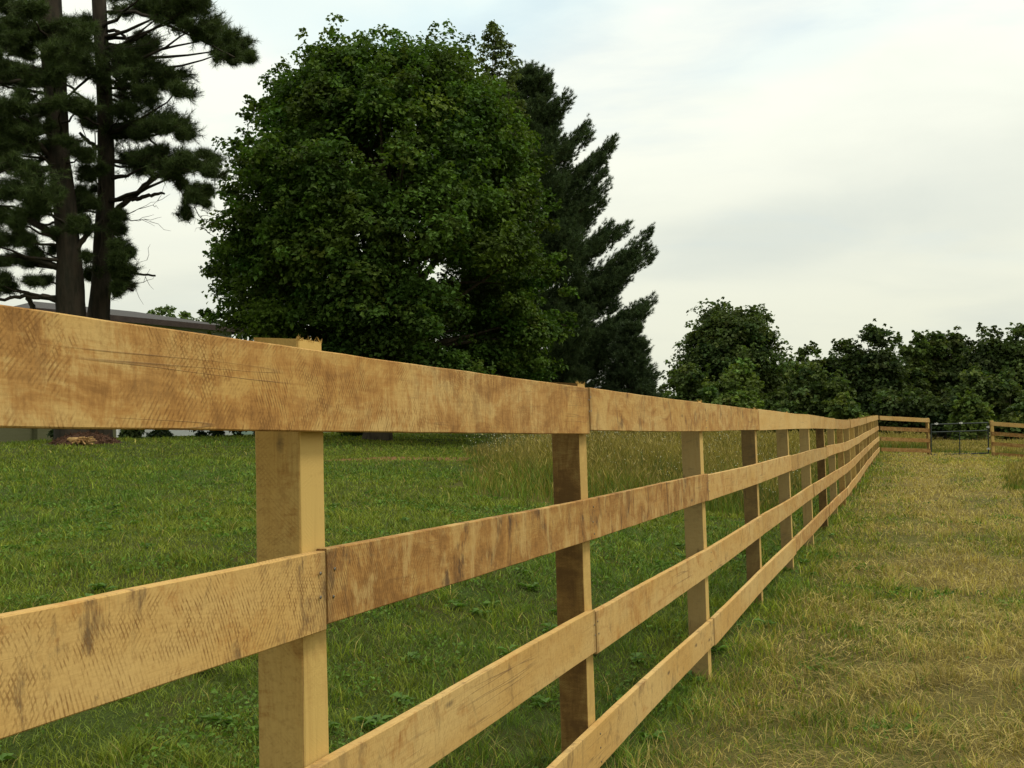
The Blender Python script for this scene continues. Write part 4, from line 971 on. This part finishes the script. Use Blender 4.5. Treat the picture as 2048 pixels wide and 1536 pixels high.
# ------------------------------------------------------------------ grass
def blades(x, y, h, wd, col, rng, lean=0.5, flat=None):
    """Two-segment blades: 5 vertices, 3 triangles each."""
    n = len(x); z = gz(x, y) - 0.006
    ph = rng.rand(n) * 2 * np.pi; lp = rng.rand(n) * 2 * np.pi
    ln = lean * (0.35 + 0.9 * rng.rand(n))
    if flat is not None: ln = np.where(flat, 2.2 + 2.0 * rng.rand(n), ln)
    sx, sy = np.cos(ph) * wd / 2, np.sin(ph) * wd / 2
    lx, ly = np.cos(lp), np.sin(lp)
    nrm = 1 / np.sqrt(1 + ln ** 2)
    B = np.stack([x, y, z], -1); S = np.stack([sx, sy, np.zeros(n)], -1); Ld = np.stack([lx, ly, np.zeros(n)], -1)
    md_ = B + Ld * (h * 0.42 * ln * 0.6 * nrm)[:, None] + UP * (h * 0.55 * nrm)[:, None]
    tp = B + Ld * (h * ln * nrm)[:, None] + UP * (h * nrm * np.where(ln > 2, 0.75, 1.0))[:, None] + UP * (flat * 0.012 if flat is not None else np.zeros(n))[:, None]
    V = np.stack([B - S, B + S, md_ + S * 0.8, md_ - S * 0.8, tp], 1).reshape(-1, 3)
    i = (np.arange(n) * 5)[:, None]
    Fq = np.concatenate([i + np.array([[0, 1, 2]]), i + np.array([[0, 2, 3]]), i + np.array([[3, 2, 4]])], 1).reshape(-1, 3)
    return V, Fq, np.repeat(col, 5, 0)

def scatter(n, d0, d1, power, rng, amin=-0.66, amax=0.66):
    """Points in a wide wedge in front of the viewer, thinner with distance."""
    uu = rng.rand(n); p = 2 - power
    d = (d0 ** p + uu * (d1 ** p - d0 ** p)) ** (1 / p) if abs(p) > 1e-6 else d0 * (d1 / d0) ** uu
    a = amin + (amax - amin) * rng.rand(n)
    return a * d, d

G1, G2, G3 = np.array([0.105, 0.175, 0.022]), np.array([0.135, 0.195, 0.024]), np.array([0.080, 0.155, 0.026])
DRY1, DRY2 = np.array([0.46, 0.375, 0.125]), np.array([0.34, 0.25, 0.080])
rng = np.random.RandomState(77)
x, y = scatter(560000, 1.3, 50, 1.72, rng)
fd = fence_dist(x, y); mdw = meadow_mask(x, y)
keep = ~mdw & ~((y > 40.5) & (x < -9)) & (np.hypot(x - mc[0], y - mc[1]) > 1.1)
dirt = (((x - (bare[0] - 1.0)) / 2.6) ** 2 + ((y - bare[1] - 0.35 * (x - bare[0] + 1)) / 1.5) ** 2) < 0.8 + 1.3 * (vnoise(x, y, 0.6, 44) - 0.5)
keep &= ~(dirt & (rng.rand(len(x)) < 0.72))
x, y, fd = x[keep], y[keep], fd[keep]; n = len(x)
dry = dryness(x, y); pick = rng.rand(n)
isdry = pick < np.where(fd > 0, dry, 0.01 + 0.14 * dry + 0.20 * np.clip(1.6 - y / 6, 0, 1) * np.clip(vnoise(x, y, 0.7, 41) - 0.55, 0, 1) * 2)
pat = vnoise(x, y, 0.8, 9) * 0.5 + vnoise(x, y, 0.22, 10) * 0.5
pat2 = vnoise(x, y, 4.5, 12)
mixr = pat + 0.25 * rng.randn(n)
col = np.where((mixr < 0.42)[:, None], G3, np.where((mixr < 0.62)[:, None], G1, G2))
yl = np.clip((pat2 - 0.35) * 1.6, 0, 1)[:, None]
col = col * (1 - 0.5 * yl) + np.array([0.165, 0.200, 0.026]) * 0.5 * yl
col = np.where((fd > 0)[:, None], col * np.array([1.62, 1.30, 1.05]), col * np.array([1.34, 1.14, 1.08]))
col = np.where(isdry[:, None], np.where((rng.rand(n) < 0.6)[:, None], DRY1, DRY2), col)
col = col * np.clip(1 + 0.28 * rng.randn(n, 1), 0.4, 1.8)
left = fd < 0
h = np.where(left, 0.040 + 0.04 * rng.rand(n), 0.03 + 0.045 * rng.rand(n)) * (0.7 + 0.6 * vnoise(x, y, 0.5, 13))
strip = np.exp(-(fd / 0.25) ** 2); h = h * (1 + 0.8 * strip * rng.rand(n) ** 2)
tn_ = vnoise(x, y, 0.16, 14); h = h * (0.72 + 0.75 * tn_); tuft = tn_ > 0.78; h = np.where(tuft, h * 1.5, h)
col = col * (0.72 + 0.56 * vnoise(x, y, 0.13, 15))[:, None]
stray = rng.rand(n) < 0.012; h = np.where(stray, h * 2.2, h)
wd = np.maximum(np.where(fd < 0, 0.0044, 0.0052), 0.00090 * y) * (0.7 + 0.7 * rng.rand(n)); wd = np.where(isdry, wd * 0.7, wd)
h = np.minimum(h * np.where(isdry, 1.4, 1.0), 0.17)
flat = ((isdry & (rng.rand(n) < 0.72)) | (rng.rand(n) < 0.25)) & (h < 0.10)
for nm, sel, lab in (('lawn_grass', left, 'short green lawn grass between the fence and the house'), ('track_grass', ~left, 'mown yellowing grass and straw on the track right of the fence')):
    V, Fq, cc = blades(x[sel], y[sel], h[sel], wd[sel], col[sel], rng, 1.05, flat[sel])
    tag(link(nm, fast_mesh(nm, V, Fq, cc), M_GRASS), lab, 'grass', None, 'stuff')

# broad-leaved weeds and clover low in the near lawn
x, y = scatter(30000, 1.6, 20, 1.6, rng)
fd = fence_dist(x, y); cl = vnoise(x, y, 0.45, 20) + 0.25 * (vnoise(x, y, 0.12, 21) - 0.5)
keep = ~meadow_mask(x, y) & (cl > np.where(fd < 0, 0.60, 0.83)); x, y, fd = x[keep], y[keep], fd[keep]
cnt = 4; idx = np.repeat(np.arange(len(x)), cnt); n = len(idx)
c3 = np.stack([x[idx] + 0.045 * rng.randn(n), y[idx] + 0.045 * rng.randn(n), np.zeros(n)], -1); c3[:, 2] = gz(c3[:, 0], c3[:, 1]) + 0.015 + 0.045 * rng.rand(n)
nr = unit(UP + 0.7 * rng.randn(n, 3)); L = (0.012 + 0.022 * rng.rand(n)) * np.clip(y[idx] / 7, 1, 1.8)
V, Fq = leaf_quads(c3, nr, L, L * (0.4 + 0.5 * rng.rand(n)), rng)
cc = np.array([0.105, 0.185, 0.030]) * np.clip(1 + 0.3 * rng.randn(n, 1), 0.5, 1.7)
tag(link('clover', fast_mesh('clover', V, Fq, np.repeat(cc, 4, 0)), M_GRASS), 'clover and broad weeds low in the lawn', 'ground cover', None, 'stuff')

# larger weeds: rosettes of long leaves here and there in the near lawn
x, y = scatter(230, 1.8, 14, 1.3, rng); fd = fence_dist(x, y)
keep = (fd < 0.2) & ~meadow_mask(x, y); x, y = x[keep], y[keep]
cnt = 9; idx = np.repeat(np.arange(len(x)), cnt); n = len(idx)
ph = rng.rand(n) * 6.28; L = 0.05 + 0.05 * rng.rand(n); r_ = L * 0.5
c3 = np.stack([x[idx] + np.cos(ph) * r_, y[idx] + np.sin(ph) * r_, np.zeros(n)], -1); c3[:, 2] = gz(c3[:, 0], c3[:, 1]) + 0.03 + 0.03 * rng.rand(n)
dl = np.stack([np.cos(ph), np.sin(ph), 0.35 + 0.3 * rng.rand(n)], -1); sl_ = np.stack([-np.sin(ph), np.cos(ph), 0.15 * rng.randn(n)], -1); wl_ = (0.014 + 0.012 * rng.rand(n))[:, None]
V = np.stack([c3 - dl * L[:, None] / 2, c3 + sl_ * wl_, c3 + dl * L[:, None] / 2 - UP * 0.03, c3 - sl_ * wl_], 1).reshape(-1, 3)
cc = np.array([0.095, 0.175, 0.032]) * np.clip(1 + 0.25 * rng.randn(n, 1), 0.5, 1.6)
tag(link('weeds', fast_mesh('weeds', V, np.arange(4 * n).reshape(n, 4), np.repeat(cc, 4, 0)), M_GRASS), 'long-leaved plantain weeds dotted through the near lawn', 'ground cover', None, 'stuff')

# loose straw raked into wisps on the track
n = 42000; x, y = scatter(n, 2.2, 40, 1.5, rng, 0.0, 0.62); fd = fence_dist(x, y)
dens = dryness(x, y) * (fd > 0.25) * (0.25 + 1.1 * (vnoise(x, y, 0.5, 25) > 0.5)) + 2.5 * np.exp(-(((x - 3.1) / 0.55) ** 2 + ((y - 7.5) / 0.28) ** 2))
keep = (rng.rand(n) < dens * 0.8) & ~meadow_mask(x, y) & (y < 42); x, y = x[keep], y[keep]; n = len(x)
ph = (vnoise(x, y, 0.7, 26) - 0.5) * 5 + 0.6 * rng.randn(n); L = 0.07 + 0.16 * rng.rand(n); wd = np.maximum(0.0026, 0.0007 * y)
ax_ = np.stack([np.cos(ph), np.sin(ph), 0.14 * rng.randn(n)], -1)
B = np.stack([x, y, gz(x, y) + 0.02 + 0.035 * rng.rand(n)], -1); S = np.stack([-np.sin(ph), np.cos(ph), np.zeros(n)], -1) * (wd / 2)[:, None]
md_ = B + UP * 0.012
V = np.stack([B - ax_ * L[:, None] / 2, md_ - S, B + ax_ * L[:, None] / 2, md_ + S], 1).reshape(-1, 3)
cc = DRY1 * np.clip(1 + 0.25 * rng.randn(n, 1), 0.5, 1.5) * np.array([1.05, 1.0, 0.95])
tag(link('straw', fast_mesh('straw', V, np.arange(4 * n).reshape(n, 4), np.repeat(cc, 4, 0)), M_GRASS), 'dry cut straw lying along the wheel tracks of the mown track', 'straw', None, 'stuff')

# tall meadow grass
def meadow(n, d0, d1, power, a0, a1, wscale):
    x, y = scatter(n, d0, d1, power, rng, a0, a1)
    k = meadow_mask(x, y) & (rng.rand(n) < 0.25 + np.clip((y - 15.2) / 6.0, 0, 0.75) * (0.6 + 0.8 * vnoise(x, y, 0.7, 37))); return x[k], y[k]
x, y = meadow(400000, 15, 92, 1.7, -0.05, 0.66, 1)
n = len(x); kd = rng.rand(n)
tall = kd < 0.34 + 0.35 * (vnoise(x, y, 2.2, 35) - 0.5) + 0.12 * np.clip((y - 20) / 15, 0, 1)
edge = np.clip(np.minimum.reduce([(y - 13.8) / 3.8, (x + 1.8) / 2.6, np.where(y < 44, (-0.4 - fence_dist(x, y)) / 1.6, 1)]), 0.25, 1)
edge = np.where(fence_dist(x, y) > 2, 0.32, edge)
h = np.where(tall, 0.50 + 0.45 * rng.rand(n), 0.22 + 0.40 * rng.rand(n)) * (0.65 + 0.7 * vnoise(x, y, 1.6, 30)) * edge
col = np.where(tall[:, None], np.array([0.215, 0.175, 0.036]), np.array([0.120, 0.175, 0.024]))
col = col * (0.75 + 0.5 * vnoise(x, y, 1.8, 31)[:, None]) * np.clip(1 + 0.28 * rng.randn(n, 1), 0.4, 1.8)
wd = np.maximum(0.004, 0.00055 * y) * np.where(tall, 0.8, 1.5)
V, Fq, cc = blades(x, y, h, wd, col, rng, 0.55)
# seed heads on part of the stems
sel = np.where(tall & (rng.rand(n) < 0.35))[0]
hx_, hy_ = x[sel], y[sel]; hzz = gz(hx_, hy_) + h[sel] * 0.85
c3 = np.stack([hx_ + 0.05 * rng.randn(len(sel)), hy_ + 0.05 * rng.randn(len(sel)), hzz], -1)
nr = unit(np.stack([rng.randn(len(sel)), rng.randn(len(sel)), 0.3 * rng.randn(len(sel))], -1))
tv = unit(UP + 0.35 * rng.randn(len(sel), 3)); bt = unit(np.cross(nr, tv)); Lh_ = (0.09 + 0.08 * rng.rand(len(sel)))[:, None]; wh = np.maximum(0.011, 0.0009 * hy_)[:, None]
V2 = np.stack([c3 - tv * Lh_ / 2, c3 - bt * wh / 2, c3 + tv * Lh_ / 2, c3 + bt * wh / 2], 1)
i4 = (np.arange(len(sel)) * 4)[:, None] + len(V)
F2 = np.concatenate([i4 + np.array([[0, 1, 2]]), i4 + np.array([[0, 2, 3]])], 1).reshape(-1, 3)
c2 = np.repeat(np.array([0.30, 0.235, 0.07]) * np.clip(1 + 0.25 * rng.randn(len(sel), 1), 0.5, 1.6), 4, 0)
me = fast_mesh('meadow_grass', np.concatenate([V, V2.reshape(-1, 3)]), np.concatenate([Fq, F2]), np.concatenate([cc, c2]))
tag(link('meadow_grass', me, M_GRASS), 'tall golden unmown meadow grass gone to seed beyond the lawn', 'grass', None, 'stuff')
# white and yellow meadow flowers
x, y = meadow(30000, 15, 60, 1.9, -0.05, 0.5, 1)
k = (vnoise(x, y, 2.2, 33) > 0.45) & (x < 9); x, y = x[k][:3000], y[k][:3000]; n = len(x)
c3 = np.stack([x, y, gz(x, y) + 0.35 + 0.5 * rng.rand(n)], -1); nr = unit(UP * 0.8 + np.array([0, -0.6, 0]) + 0.4 * rng.randn(n, 3)); L = np.maximum(0.015, 0.0009 * y) * (0.6 + 0.7 * rng.rand(n))
V, Fq = leaf_quads(c3, nr, L, L, rng, 0.05)
V2, F2 = tube([(np.array([[a, b, float(g_)], [a, b, float(t_)]]), np.array([0.003, 0.002])) for a, b, g_, t_ in zip(x, y, gz(x, y), c3[:, 2])], 3)
cc = np.where((rng.rand(n) < 0.78)[:, None], np.array([0.58, 0.58, 0.45]), np.array([0.55, 0.45, 0.08]))
me = fast_mesh('wildflowers', np.concatenate([V, V2]), np.concatenate([Fq, F2 + len(V)]), np.concatenate([np.repeat(cc, 4, 0), np.tile([0.10, 0.13, 0.03], (len(V2), 1))]))
tag(link('wildflowers', me, M_GRASS), 'small white and yellow flowers scattered through the tall meadow grass', 'flowers', None, 'stuff')
